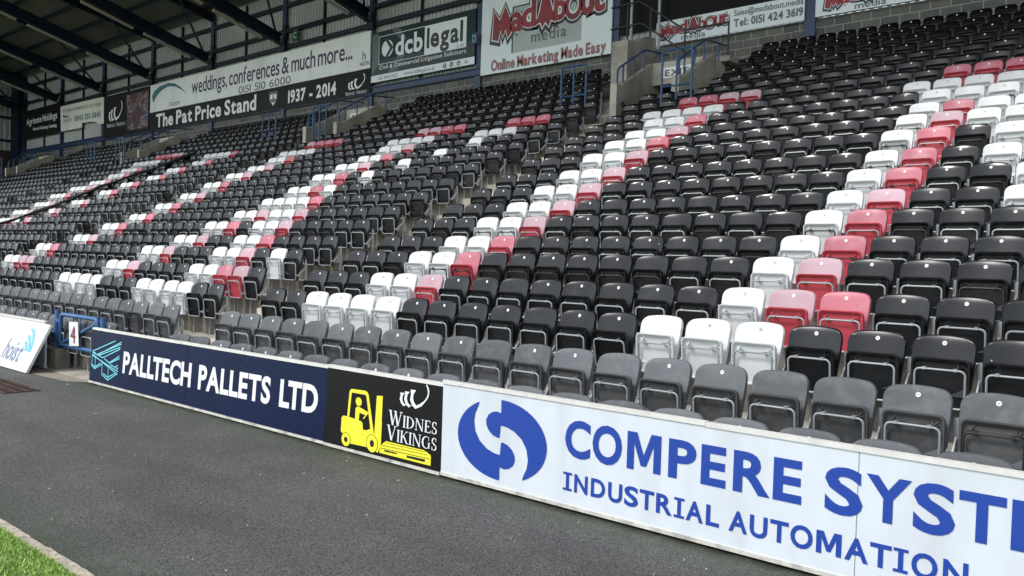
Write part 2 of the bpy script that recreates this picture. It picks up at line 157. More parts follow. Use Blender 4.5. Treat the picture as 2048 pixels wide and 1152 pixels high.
def special_materials():
    # concrete block wall
    m = mat('block_wall', (0.2, 0.2, 0.2), 0.9, 0.15); n, l = m.node_tree.nodes, m.node_tree.links; b = n['Principled BSDF']
    tc = n.new('ShaderNodeTexCoord'); mp = n.new('ShaderNodeMapping'); mp.inputs['Rotation'].default_value = (math.radians(-90), 0, 0)
    l.new(tc.outputs['Object'], mp.inputs['Vector'])
    br = n.new('ShaderNodeTexBrick'); l.new(mp.outputs[0], br.inputs['Vector'])
    for k, v in (('Scale', 1.0), ('Brick Width', 0.45), ('Row Height', 0.225), ('Mortar Size', 0.012), ('Mortar Smooth', 0.1), ('Bias', 0.0)): br.inputs[k].default_value = v
    br.inputs['Color1'].default_value = (0.105, 0.11, 0.105, 1); br.inputs['Color2'].default_value = (0.165, 0.165, 0.15, 1); br.inputs['Mortar'].default_value = (0.33, 0.32, 0.28, 1)
    nz = n.new('ShaderNodeTexNoise'); nz.inputs['Scale'].default_value = 3; nz.inputs['Detail'].default_value = 6; l.new(tc.outputs['Object'], nz.inputs['Vector'])
    r = n.new('ShaderNodeMapRange'); r.inputs['To Min'].default_value = 0.6; r.inputs['To Max'].default_value = 1.4; l.new(nz.outputs['Fac'], r.inputs['Value'])
    h = n.new('ShaderNodeHueSaturation'); l.new(br.outputs['Color'], h.inputs['Color']); l.new(r.outputs[0], h.inputs['Value']); l.new(h.outputs[0], b.inputs['Base Color'])
    bp = n.new('ShaderNodeBump'); bp.inputs['Strength'].default_value = 0.5; bp.inputs['Distance'].default_value = 0.01; bp.invert = True
    l.new(br.outputs['Fac'], bp.inputs['Height']); l.new(bp.outputs[0], b.inputs['Normal'])
    # tarmac track: coarse speckled aggregate, mossy near the boards and the turf kerb
    m = mat('tarmac', (0.06, 0.06, 0.06), 0.8, 0.35); n, l = m.node_tree.nodes, m.node_tree.links; b = n['Principled BSDF']
    tc = n.new('ShaderNodeTexCoord'); sx = n.new('ShaderNodeSeparateXYZ'); l.new(tc.outputs['Object'], sx.inputs[0])
    def nz(s, d=3, rough=0.6):
        t = n.new('ShaderNodeTexNoise'); t.inputs['Scale'].default_value = s; t.inputs['Detail'].default_value = d; t.inputs['Roughness'].default_value = rough
        l.new(tc.outputs['Object'], t.inputs['Vector']); return t.outputs['Fac']
    def mr(v, a, bb, c, d):
        r = n.new('ShaderNodeMapRange'); 
        for k, x in zip(('From Min', 'From Max', 'To Min', 'To Max'), (a, bb, c, d)): r.inputs[k].default_value = x
        l.new(v, r.inputs['Value']); return r.outputs[0]
    def math2(op, a, bb):
        t = n.new('ShaderNodeMath'); t.operation = op
        for i, x in enumerate((a, bb)):
            if isinstance(x, (int, float)): t.inputs[i].default_value = x
            else: l.new(x, t.inputs[i])
        return t.outputs[0]
    def mix(f, a, bb):
        t = n.new('ShaderNodeMix'); t.data_type = 'RGBA'
        for k, x in (('Factor', f), ('A', a), ('B', bb)):
            if isinstance(x, tuple): t.inputs[k].default_value = (*x, 1)
            else: l.new(x, t.inputs[k])
        return t.outputs['Result']
    vor = n.new('ShaderNodeTexVoronoi'); vor.inputs['Scale'].default_value = 105; l.new(tc.outputs['Object'], vor.inputs['Vector'])
    agg = mix(mr(nz(60, 5, 0.85), 0.36, 0.64, 0, 1), (0.026, 0.0265, 0.0265), (0.160, 0.160, 0.157))
    vsc = n.new('ShaderNodeSeparateColor'); l.new(vor.outputs['Color'], vsc.inputs[0]); agg = mix(mr(vsc.outputs[0], 0.45, 1.0, 0.0, 0.75), agg, (0.175, 0.178, 0.170)); agg = mix(mr(vsc.outputs[1], 0.55, 1.0, 0.0, 0.8), agg, (0.022, 0.023, 0.022))
    mpw = n.new('ShaderNodeMapping'); mpw.inputs['Scale'].default_value = (0.22, 1.6, 1); l.new(tc.outputs['Object'], mpw.inputs['Vector'])
    wn_ = n.new('ShaderNodeTexNoise'); wn_.inputs['Scale'].default_value = 1.1; wn_.inputs['Detail'].default_value = 5; l.new(mpw.outputs[0], wn_.inputs['Vector'])
    big = mix(mr(math2('ADD', math2('MULTIPLY', nz(0.9, 5), 0.5), math2('MULTIPLY', wn_.outputs['Fac'], 0.5)), 0.38, 0.62, 0, 1), (0.80, 0.80, 0.79), (1.22, 1.21, 1.18))
    mm = n.new('ShaderNodeMix'); mm.data_type = 'RGBA'; mm.blend_type = 'MULTIPLY'; mm.inputs['Factor'].default_value = 1.0
    l.new(agg, mm.inputs['A']); l.new(big, mm.inputs['B']); agg = mm.outputs['Result']
    near = math2('ADD', mr(sx.outputs['Y'], -0.85, -0.42, 0, 1.1), mr(sx.outputs['Y'], -2.75, -3.35, 0, 0.8))
    near = math2('ADD', near, math2('MULTIPLY', mr(nz(0.45, 2), 0.5, 0.7, 0, 0.55), mr(sx.outputs['Y'], -1.2, -2.0, 0, 1)))
    moss = math2('MULTIPLY', near, mr(nz(9, 6, 0.7), 0.35, 0.65, 0, 0.85))
    agg = mix(moss, agg, (0.048, 0.074, 0.028))
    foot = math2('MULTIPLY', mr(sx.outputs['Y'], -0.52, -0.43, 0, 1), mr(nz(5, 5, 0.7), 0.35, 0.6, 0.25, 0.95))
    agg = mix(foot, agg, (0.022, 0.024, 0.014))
    v2 = n.new('ShaderNodeTexVoronoi'); v2.inputs['Scale'].default_value = 13; l.new(tc.outputs['Object'], v2.inputs['Vector'])
    sxc = n.new('ShaderNodeSeparateColor'); l.new(v2.outputs['Color'], sxc.inputs[0])
    grit = math2('MULTIPLY', mr(v2.outputs['Distance'], 0.045, 0.06, 1, 0), mr(sxc.outputs[0], 0.86, 0.88, 0, 0.8))
    agg = mix(grit, agg, (0.42, 0.41, 0.37))
    l.new(agg, b.inputs['Base Color'])
    bp = n.new('ShaderNodeBump'); bp.inputs['Strength'].default_value = 1.0; bp.inputs['Distance'].default_value = 0.010
    l.new(nz(50, 4, 0.75), bp.inputs['Height']); l.new(bp.outputs[0], b.inputs['Normal'])
    # artificial turf base and blades
    m = mat('turf', (0.085, 0.155, 0.03), 0.75, 0.3, var=0.35, scale=40)
    m = mat('turf_blade', (0.36, 0.53, 0.13), 0.5, 0.35, isl=0.55)
    # action photo printed on the banner: mixed blotches of shirts and skin
    m = mat('printed_photo', (0.1, 0.1, 0.1), 0.5); n, l = m.node_tree.nodes, m.node_tree.links; b = n['Principled BSDF']
    tc = n.new('ShaderNodeTexCoord'); t = n.new('ShaderNodeTexNoise'); t.inputs['Scale'].default_value = 1.9; t.inputs['Detail'].default_value = 4; t.inputs['Distortion'].default_value = 1.2
    l.new(tc.outputs['Object'], t.inputs['Vector']); cr = n.new('ShaderNodeValToRGB'); cr.color_ramp.interpolation = 'LINEAR'
    el = cr.color_ramp.elements
    for p, c in ((0.30, (0.02, 0.06, 0.07)), (0.40, (0.015, 0.013, 0.016)), (0.46, (0.12, 0.015, 0.025)), (0.52, (0.02, 0.018, 0.02)), (0.58, (0.38, 0.27, 0.22)), (0.62, (0.05, 0.03, 0.04)), (0.68, (0.04, 0.09, 0.25)), (0.78, (0.45, 0.45, 0.47))):
        e = el.new(p); e.color = (*c, 1)
    el.remove(el[0]); el.remove(el[-1]); l.new(t.outputs['Fac'], cr.inputs[0]); l.new(cr.outputs[0], b.inputs['Base Color'])
special_materials()

# ------------------------------------------------------------------ mesh helpers (all in world coordinates)
class MB:
    def __init__(s): s.v = []; s.f = []
    def add(s, vs, fs):
        o = len(s.v); s.v += [tuple(p) for p in vs]; s.f += [tuple(i+o for i in f) for f in fs]
    def box(s, x0, x1, y0, y1, z0, z1):
        s.add([(x, y, z) for z in (z0, z1) for y in (y0, y1) for x in (x0, x1)],
              [(0, 2, 3, 1), (4, 5, 7, 6), (0, 1, 5, 4), (2, 6, 7, 3), (0, 4, 6, 2), (1, 3, 7, 5)])
    def bar(s, a, b, w, h=None, up=(0, 0, 1)):
        a, b = Vector(a), Vector(b); d = (b-a).normalized(); h = h or w; u = Vector(up)
        if abs(d.dot(u)) > 0.98: u = Vector((0, 1, 0))
        r = d.cross(u).normalized(); u = r.cross(d)
        vs = [p + r*sx*w/2 + u*sz*h/2 for p in (a, b) for sz in (-1, 1) for sx in (-1, 1)]
        s.add(vs, [(0, 2, 3, 1), (4, 5, 7, 6), (0, 1, 5, 4), (2, 6, 7, 3), (0, 4, 6, 2), (1, 3, 7, 5)])
    def tube(s, pts, r, n=8, closed=False, caps=True):
        pts = [Vector(p) for p in pts]; N = len(pts); o = len(s.v); ring = []
        for i, p in enumerate(pts):
            if closed: d = (pts[(i+1) % N]-pts[i-1])
            else: d = pts[min(i+1, N-1)]-pts[max(i-1, 0)]
            d.normalize()
            if i == 0:
                u = Vector((0, 0, 1)) if abs(d.z) < 0.9 else Vector((1, 0, 0))
                u = (u - d*u.dot(d)).normalized()
            else:
                u = (u - d*u.dot(d)).normalized()
            w = d.cross(u)
            for k in range(n):
                t = 2*math.pi*k/n; s.v.append(tuple(p + (u*math.cos(t)+w*math.sin(t))*r))
        for i in range(N if closed else N-1):
            a, b = o+i*n, o+((i+1) % N)*n
            for k in range(n): s.f.append((a+k, a+(k+1) % n, b+(k+1) % n, b+k))
        if caps and not closed:
            s.f.append(tuple(o+k for k in range(n))[::-1]); s.f.append(tuple(o+(N-1)*n+k for k in range(n)))
    def prism(s, prof, axis, a, b):          # profile polygon extruded along an axis; profile holds the two other coordinates
        def P(q, t): return (t, q[0], q[1]) if axis == 0 else ((q[0], t, q[1]) if axis == 1 else (q[0], q[1], t))
        n = len(prof); s.add([P(q, a) for q in prof] + [P(q, b) for q in prof],
              [tuple(range(n)), tuple(range(2*n-1, n-1, -1))] + [(i, (i+1) % n, n+(i+1) % n, n+i) for i in range(n)])
    def build(s, name, m, parent=None, smooth=None):
        me = bpy.data.meshes.new(name)
        off = Vector(parent_loc(parent)) if parent else Vector((0, 0, 0))
        me.from_pydata([tuple(Vector(p)-off) for p in s.v], [], s.f)
        me.materials.append(m)
        if smooth: me.shade_smooth(); me.set_sharp_from_angle(angle=math.radians(smooth))
        me.update()
        o = bpy.data.objects.new(name, me); COLL.objects.link(o)
        if parent: o.parent = parent
        return o
def parent_loc(p):
    q = Vector((0, 0, 0))
    while p: q = q + Vector(p.location); p = p.parent
    return q
def tag(o, label=None, cat=None, group=None, kind=None):
    for k, v in (('label', label), ('category', cat), ('group', group), ('kind', kind)):
        if v: o[k] = v
    return o
def thing(name, loc, label, cat, group=None):
    o = bpy.data.objects.new(name, None); COLL.objects.link(o); o.location = loc; o.empty_display_size = 0.2
    return tag(o, label, cat, group)
def arc_pts(pts, r, n=5):                     # rounds the corners of a polyline
    pts = [Vector(p) for p in pts]; out = [pts[0]]
    for i in range(1, len(pts)-1):
        a, b, c = pts[i-1], pts[i], pts[i+1]; d1 = (a-b); d2 = (c-b); rr = min(r, d1.length*0.49, d2.length*0.49)
        p, q = b+d1.normalized()*rr, b+d2.normalized()*rr
        for k in range(n+1):
            t = k/n; out.append(p*(1-t)**2 + b*2*t*(1-t) + q*t*t)
    out.append(pts[-1]); return out

# ------------------------------------------------------------------ lettering
_gc = {}
def glyph(ch, bold=0.0):
    if (ch, bold) in _gc: return _gc[ch, bold]
    cu = bpy.data.curves.new('g', 'FONT'); cu.body = ch; cu.size = 1.0; cu.offset = bold; cu.resolution_u = 4
    ob = bpy.data.objects.new('g', cu); COLL.objects.link(ob)
    dg = bpy.context.evaluated_depsgraph_get(); dg.update()
    me = bpy.data.meshes.new_from_object(ob.evaluated_get(dg))
    vs = [(v.co.x, v.co.y) for v in me.vertices]; fs = [tuple(p.vertices) for p in me.polygons]
    bpy.data.objects.remove(ob); bpy.data.curves.remove(cu); bpy.data.meshes.remove(me)
    _gc[ch, bold] = (vs, fs); return vs, fs
CAPH = max(v[1] for v in glyph('H')[0]); ASC = max(v[1] for v in glyph('d')[0])
def serif_I():
    return ([(0, 0), (.62, 0), (.62, .13), (.42, .13), (.42, .87), (.62, .87), (.62, 1), (0, 1), (0, .87), (.2, .87), (.2, .13), (0, .13)], [tuple(range(12))])
def bold_M():
    return ([(0, 0), (0, 1), (.30, 1), (.52, .42), (.74, 1), (1.04, 1), (1.04, 0), (.82, 0), (.82, .70), (.60, .13), (.44, .13), (.22, .70), (.22, 0)], [(12, 11, 2, 1, 0), (2, 11, 10, 3), (3, 10, 9), (3, 9, 8, 4), (4, 8, 7, 6, 5)])
def place_glyph(mb, vs, fs, xl, xr, zb, zt, plane, fit_y=False, ref=None):
    x0, x1 = min(v[0] for v in vs), max(v[0] for v in vs)
    if fit_y: y0, y1 = min(v[1] for v in vs), max(v[1] for v in vs)
    else: y0, y1 = 0, ref
    mb.add([plane(xl+(v[0]-x0)/(x1-x0)*(xr-xl), zb+(v[1]-y0)/(y1-y0)*(zt-zb)) for v in vs], fs)
def text(s, xl, xr, zl, zr, h, plane, bold=0.0, ref='cap', gap=0.085, space=0.30, slant=0.0):
    mb = MB(); x = 0.0; items = []
    prev = ''
    for ch in s:
        if prev+ch in ('LT', 'AT', 'TA', 'AV', 'VA'): x -= .13
        elif prev+ch in ('PA', 'LD'): x -= .04
        prev = ch
        if ch == ' ': x += space; continue
        vs, fs = glyph(ch, bold)
        a, b = min(v[0] for v in vs), max(v[0] for v in vs)
        items.append((vs, fs, x-a)); x += b-a+gap
    tot = x-gap; sx = (xr-xl)/tot; sy = h/(CAPH if ref == 'cap' else ASC)
    for vs, fs, dx in items:
        mb.add([plane(xl+(v[0]+dx+slant*v[1])*sx, zl+(zr-zl)*((v[0]+dx)/tot)+v[1]*sy) for v in vs], fs)
    return mb
def poly(mb, pts, plane): mb.add([plane(*p) for p in pts], [tuple(range(len(pts)))])
def line(mb, pts, w, plane):
    for (a, b) in zip(pts[:-1], pts[1:]):
        dx, dz = b[0]-a[0], b[1]-a[1]; L = math.hypot(dx, dz) or 1; nx, nz = -dz/L*w/2, dx/L*w/2; ex, ez = dx/L*w*.35, dz/L*w*.35
        poly(mb, [(a[0]+nx-ex, a[1]+nz-ez), (a[0]-nx-ex, a[1]-nz-ez), (b[0]-nx+ex, b[1]-nz+ez), (b[0]+nx+ex, b[1]+nz+ez)], plane)
def vplane(y0, lean=0.0, step=0.0001):         # a plane y = y0 + lean*z; each call lies a hair further out so shapes never share a plane
    c = [0]
    def f(x, z): return (x, y0+lean*z-c[0], z)
    def nxt(): c[0] += step
    f.next = nxt
    f.reset = lambda: c.__setitem__(0, 0)
    return f

# ------------------------------------------------------------------ measured layout
D = 0.72033; X0 = -0.92031; PITCH_X = 0.48
def lift(x): return 0.0043*max(0.0, -x-9.0)             # the stand climbs very slightly towards its far end
TZ = [z-0.745 for z in ZD]                              # tread level of every row
WALL_Y = 16.0
V_SHIFT = [0.0, -12.75, -26.8, -41.3]                   # the four stairway mouths along the stand
AISLES = [(-11.39+s, -10.30+s) for s in V_SHIFT]
BLOCKS = {'A': [X0-PITCH_X*c for c in range(-4, 20)], 'B': [-11.66-PITCH_X*k for k in range(24)], 'C': [-24.41-PITCH_X*k for k in range(27)],
          'D': [-38.46-PITCH_X*k for k in range(28)], 'E': [-52.9-PITCH_X*k for k in range(21)]}
def seat_here(b, r, k):
    x = BLOCKS[b][k]
    if b == 'B' and r == 0 and k == 0: return False
    if r >= 17:
        j = 'ABCDE'.index(b)
        if j < 4:                                       # left limit: side of the stairway mouth
            lim = -8.75 if j == 0 else -9.30+V_SHIFT[j]
            if x < lim: return False
        if j > 0:                                       # right limit: side stair beside the mouth
            lim = {17: -12.0, 18: -12.3, 19: -12.4, 20: -12.7, 21: -13.7}[r]+V_SHIFT[j-1]
            if x > lim: return False
    return True

# ------------------------------------------------------------------ ground
g = MB(); g.add([(-200, -3.36, 0), (80, -3.36, 0), (80, 30, 0), (-200, 30, 0)], [(0, 1, 2, 3)])
tag(g.build('track', MATS['tarmac']), kind='structure')
g = MB(); g.add([(-200, -160, -0.004), (120, -160, -0.004), (120, -3.40, -0.004), (-200, -3.40, -0.004)], [(0, 1, 2, 3)])
tag(g.build('pitch', MATS['turf']), kind='structure')
kerb = MB(); x = -40.0
while x < 12:
    dy = random.uniform(-.004, .004); zt = 0.012+random.uniform(-.003, .003); n_ = 14; ring = []
    for e in (0, 1):                                     # chipped edges: the top outline wanders a little
        ring.append([(x+.004+.906*q/n_, (-3.415, -3.355)[e]+dy+random.uniform(-.004, .004), zt+random.uniform(-.002, .002)) for q in range(n_+1)])
    vs = ring[0]+ring[1]+[(p[0], p[1], -.05) for p in ring[0]]+[(p[0], p[1], -.05) for p in ring[1]]; N_ = n_+1
    kerb.add(vs, [(q, q+1, N_+q+1, N_+q) for q in range(n_)]+[(q, 2*N_+q, 2*N_+q+1, q+1) for q in range(n_)]+[(N_+q, N_+q+1, 3*N_+q+1, 3*N_+q) for q in range(n_)])
    x += 0.914
M_KERB = mat('kerb_concrete', (0.46, 0.41, 0.33), 0.9, 0.2, var=0.25, scale=14, stain=(0.20, 0.19, 0.15), stain_scale=22, stain_amt=0.7, bump=0.6, bump_scale=60)
tag(kerb.build('kerb', M_KERB), kind='structure')
# artificial turf blades near the kerb
rng = np.random.default_rng(3)
def turf():
    n = 75000
    x = rng.uniform(-8.5, -1.0, n); y = -3.408 - 1.9*rng.random(n)**1.6
    h = rng.uniform(0.010, 0.026, n); a = rng.uniform(0, 2*np.pi, n); w = 0.0032; lean = rng.uniform(0.0, 0.032, n); la = rng.uniform(0, 2*np.pi, n)
    v = np.empty((n, 3, 3)); v[:, 0] = np.stack([x-w*np.cos(a), y-w*np.sin(a), np.full(n, -.004)], -1); v[:, 1] = np.stack([x+w*np.cos(a), y+w*np.sin(a), np.full(n, -.004)], -1)
    v[:, 2] = np.stack([x+lean*np.cos(la), y+lean*np.sin(la), h], -1)
    me = bpy.data.meshes.new('turf'); me.vertices.add(n*3); me.vertices.foreach_set('co', v.ravel()); me.loops.add(n*3); me.loops.foreach_set('vertex_index', np.arange(n*3))
    me.polygons.add(n); me.polygons.foreach_set('loop_start', np.arange(n)*3); me.polygons.foreach_set('loop_total', np.full(n, 3)); me.update(calc_edges=True)
    me.materials.append(MATS['turf_blade']); o = bpy.data.objects.new('grass', me); COLL.objects.link(o); tag(o, kind='stuff')
    tag(o, 'bright green artificial grass blades beside the pale kerb', 'grass')
turf()
p = MB(); p.add([(-14.2, -0.62, .004), (-12.9, -0.645, .004), (-12.15, -0.59, .004), (-11.9, -0.40, .004), (-11.0, -0.28, .004), (-11.0, 0.3, .004), (-14.2, 0.3, .004)], [tuple(range(7))])
M_SLAB = mat('paving', (0.30, 0.265, 0.215), 0.85, 0.2, var=0.2, scale=3, stain=(0.16, 0.14, 0.11), stain_scale=3, stain_amt=0.6, bump=0.3)
tag(p.build('paving', M_SLAB), kind='structure')
# litter flecks scattered on the track
M_FLECK = mat('pale_litter', (0.42, 0.40, 0.33), 0.8, isl=0.4)
lt_ = MB(); rl = random.Random(23)
for _ in range(90):
    fx, fy = rl.uniform(-14, .5), rl.uniform(-3.3, -.47); a = rl.uniform(0, 3.14); L_ = rl.choice((.005, .006, .007, .009, .022)); w_ = rl.uniform(.003, .006)
    c_, s_ = math.cos(a), math.sin(a); q = [(-L_, -w_*.4), (-L_*.3, -w_), (L_*.6, -w_*.7), (L_, w_*.2), (L_*.2, w_), (-L_*.7, w_*.6)]
    b_ = [(fx+u*c_-v*s_, fy+u*s_+v*c_) for u, v in q]; n_ = len(b_)
    lt_.add([(u, v, .001) for u, v in b_]+[(u, v, .005+.003*rl.random()) for u, v in b_], [tuple(range(n_, 2*n_))]+[(i, (i+1) % n_, n_+(i+1) % n_, n_+i) for i in range(n_)])
tag(lt_.build('litter', M_FLECK), 'tiny pale flecks of litter scattered over the dark tarmac', 'litter', None, 'stuff')
# drain cover
t = thing('drain_cover', (-12.2, -1.36, 0), 'rusty brown grid cover set in the dark tarmac', 'drain cover')
M_RUST = mat('rust', (0.085, 0.054, 0.043), 0.85, 0.3, var=0.4, scale=20)
q = MB()
cx, cy = -12.25, -1.36
for k in range(15): q.box(cx-0.70+k*0.1-.022, cx-0.70+k*0.1+.022, cy-.19, cy+.19, 0.004, 0.012)
for k in range(4): q.box(cx-.74, cx+.74, cy-.195+k*.13-.012, cy-.195+k*.13+.012, 0.005, 0.0135)
q.build('grid', M_RUST, t)
q = MB(); q.box(cx-.76, cx+.76, cy-.22, cy+.22, 0.0, 0.0035); q.build('frame', mat('dark_rust', (0.05, 0.032, 0.027), 0.9), t)

# ------------------------------------------------------------------ perimeter boards
def board(name, label, x0, x1, z0, z1, y0, lean, face_m, group=None, cap=True, ends=True, frame_m=None, seams=()):
    t = thing(name, ((x0+x1)/2, y0, 0), label, 'advertising board', group)
    def slab(mb, xa, xb, za, zb, d0, d1):               # d0..d1 depth behind the front plane
        vs = [(x, y0+lean*z+d, z) for z in (za, zb) for d in (d0, d1) for x in (xa, xb)]
        mb.add(vs, [(0, 2, 3, 1), (4, 5, 7, 6), (0, 1, 5, 4), (2, 6, 7, 3), (0, 4, 6, 2), (1, 3, 7, 5)])
    m = MB(); xs = [x0]+list(seams)+[x1]
    for a, b in zip(xs[:-1], xs[1:]): slab(m, a+.003, b-.003, z0+.02, z1-.02, 0, .03)
    m.build('panel', face_m, t)
    m = MB()
    cuts = [x0]; 
    while cuts[-1] < x1-2.6: cuts.append(cuts[-1]+2.44)
    cuts.append(x1)
    if cap:
        for a, b in zip(cuts[:-1], cuts[1:]):
            j = random.uniform(-.003, .003); slab(m, a+.0015, b-.0015, z1-.018+j, z1+.012+j, -.008, .040)
        m.build('top_rail', frame_m or M_WHITE, t); m = MB()
    for a, b in zip(cuts[:-1], cuts[1:]): slab(m, a+.0015, b-.0015, z0, z0+.027, -.008, .04)
    m.build('bottom_rail', M_BRLB, t)
    m = MB()
    for xx in np.arange(x0+.6, x1, 1.6):
        m = MB(); m.bar((xx, y0+.05, z1*.8), (xx, y0+.30, .02), .03); m.build('brace', M_STL, t)
    for s in seams: m = MB(); slab(m, s-.0028, s+.0028, z0, z1-.02, .005, .02); m.build('joint', M_STL, t)
    return t
M_BRLB = mat('scuffed_bottom_rail', (0.60, 0.585, 0.53), 0.55, var=0.15, scale=7, stain=(0.24, 0.22, 0.18), stain_scale=9, stain_amt=0.8)
bn = board('advertising_board', 'navy blue board with cyan pallet emblem and white pallet company lettering', -11.83, -6.475, 0.016, 0.775, -.408, .06, M_BNVY, seams=(-9.2,))
pl = vplane(-.4105, .06)
text('PALLTECH PALLETS LTD', -10.835, -6.612, .261, .299, .262, pl, bold=.034, gap=.035, space=.42).build('lettering', M_GWHT, bn)
m = MB()
for sgm in PALL:
    for a, b in zip(sgm[:-1], sgm[1:]): pl.next(); line(m, [a, b], .0135, pl)
m.build('pallet_emblem', M_GCYN, bn)

bk = board('advertising_board', 'black board with yellow forklift and white club name', -6.47, -4.862, 0.012, 0.79, -.408, .03, M_BBLK)
pk = vplane(-.4105, .03)
m = MB(); h = MB()
for k in ('body', 'mast', 'frame', 'torso', 'wheel', 'pallet', 'head'): pk.next(); poly(m, FORK[k], pk)
for k in ('hole1', 'hole3', 'line1', 'line2', 'line3'): pk.next(); poly(h, FORK[k], pk)
for k in ('w1o', 'w2o'): w_ = MB(); pk.next(); poly(w_, FORK[k], pk); w_.build('wheel_outline', M_GBLK, bk)
for k in ('w1', 'w2'): pk.next(); poly(m, FORK[k], pk)
for k in ('w1i', 'w2i'): w_ = MB(); pk.next(); poly(w_, FORK[k], pk); w_.build('wheel_hub', M_GBLK, bk)
m.build('forklift_emblem', M_GYEL, bk); h.build('pallet_gaps', M_GBLK, bk)
m = MB()
for pz in LOGO: pk.next(); poly(m, pz, pk)
m.build('crest_emblem', M_GWHT, bk)
# hand-drawn serif capitals for the club name
def stroke(x0, y0, x1, y1, t): return [(x0-t/2, y0), (x0+t/2, y0), (x1+t/2, y1), (x1-t/2, y1)]
def sf(x, y, w=.26, t=.045): return [(x-w/2, y-(t if y > .5 else 0)), (x+w/2, y-(t if y > .5 else 0)), (x+w/2, y+(0 if y > .5 else t)), (x-w/2, y+(0 if y > .5 else t))]
def arcstroke(cx, cy, rx, ry, a0, a1, t0, t1, n=14):
    out = []
    for k in range(n):
        A = [math.radians(a0+(a1-a0)*(k+e)/n) for e in (0, 1)]; T = [(t0+(t1-t0)*math.sin(math.pi*(k+e)/n)) for e in (0, 1)]
        out.append([(cx+(rx-T[0]/2)*math.cos(A[0]), cy+(ry-T[0]/4)*math.sin(A[0])), (cx+(rx+T[0]/2)*math.cos(A[0]), cy+(ry+T[0]/4)*math.sin(A[0])),
                    (cx+(rx+T[1]/2)*math.cos(A[1]), cy+(ry+T[1]/4)*math.sin(A[1])), (cx+(rx-T[1]/2)*math.cos(A[1]), cy+(ry-T[1]/4)*math.sin(A[1]))])
    return out
TK, TN = .15, .06
SERIF = {
 'I': (.30, [stroke(.15, 0, .15, 1, TK), sf(.15, 0, .30), sf(.15, 1, .30)]),
 'W': (1.2, [stroke(.12, 1, .38, 0, TK), stroke(.38, 0, .60, .98, TN), stroke(.56, 1, .84, 0, TK), stroke(.84, 0, 1.08, 1, TN), sf(.12, 1, .28), sf(.56, 1, .26), sf(1.08, 1, .24)]),
 'V': (.86, [stroke(.13, 1, .45, 0, TK), stroke(.45, 0, .74, 1, TN), sf(.13, 1, .28), sf(.74, 1, .24)]),
 'N': (.92, [stroke(.14, 0, .14, 1, TN), stroke(.14, 1, .78, 0, TK), stroke(.78, 0, .78, 1, TN), sf(.14, 0, .26), sf(.12, 1, .24), sf(.78, 1, .26)]),
 'E': (.66, [stroke(.15, 0, .15, 1, TK), [(.05, 0), (.62, 0), (.62, .06), (.05, .06)], [(.05, .94), (.58, .94), (.58, 1), (.05, 1)], [(.15, .48), (.45, .48), (.45, .54), (.15, .54)], [(.56, 0), (.64, 0), (.66, .22), (.62, .22)], [(.53, 1), (.58, 1), (.58, .80), (.55, .80)], [(.42, .40), (.46, .40), (.46, .62), (.42, .62)]]),
 'D': (.86, [stroke(.15, 0, .15, 1, TK), sf(.15, 0, .28), sf(.15, 1, .28)] + arcstroke(.26, .5, .48, .47, -90, 90, .05, .17) + [[(.15, 0), (.28, 0), (.28, .055), (.15, .055)], [(.15, .945), (.28, .945), (.28, 1), (.15, 1)]]),
 'K': (.86, [stroke(.15, 0, .15, 1, TK), sf(.15, 0, .28), sf(.15, 1, .28), stroke(.20, .44, .68, 1, TN), stroke(.34, .62, .74, 0, TK), sf(.70, 1, .24), sf(.76, 0, .26)]),
 'G': (.92, arcstroke(.48, .5, .38, .47, 50, 312, .05, .17, 22) + [stroke(.76, .06, .76, .44, .13), sf(.76, .46, .28), [(.70, .66), (.74, .66), (.76, .96), (.72, .96)]]),
 'S': (.58, arcstroke(.29, .735, .19, .235, 20, 240, .05, .13, 14) + arcstroke(.29, .265, .21, .24, -160, 60, .05, .13, 14) + [stroke(.17, .60, .41, .40, .17), [(.44, .72), (.48, .72), (.50, .98), (.45, .98)], [(.06, .02), (.11, .02), (.13, .30), (.08, .30)]]),
}
def serif_text(words, plane, parent, name, m):
    mb = MB()
    for w, xl, xr, zb, hh, cap1 in words:
        tot = 0; items = []
        for i, ch in enumerate(w):
            wd, polys = SERIF[ch]; sc = cap1 if i == 0 else 1.0
            items.append((polys, tot, sc)); tot += wd*sc + .07
        tot -= .07; sx = (xr-xl)/tot
        for polys, dx, sc in items:
            for pz in polys: plane.next(); poly(mb, [(xl+(dx+p[0]*sc)*sx, zb+p[1]*sc*hh) for p in pz], plane)
    return mb.build(name, m, parent)
serif_text([('WIDNES', -5.541, -4.914, .352, .105, 1.25), ('VIKINGS', -5.555, -4.905, .213, .108, 1.25)], vplane(-.4105, .03, .00005), bk, 'club_lettering', M_GWHT)

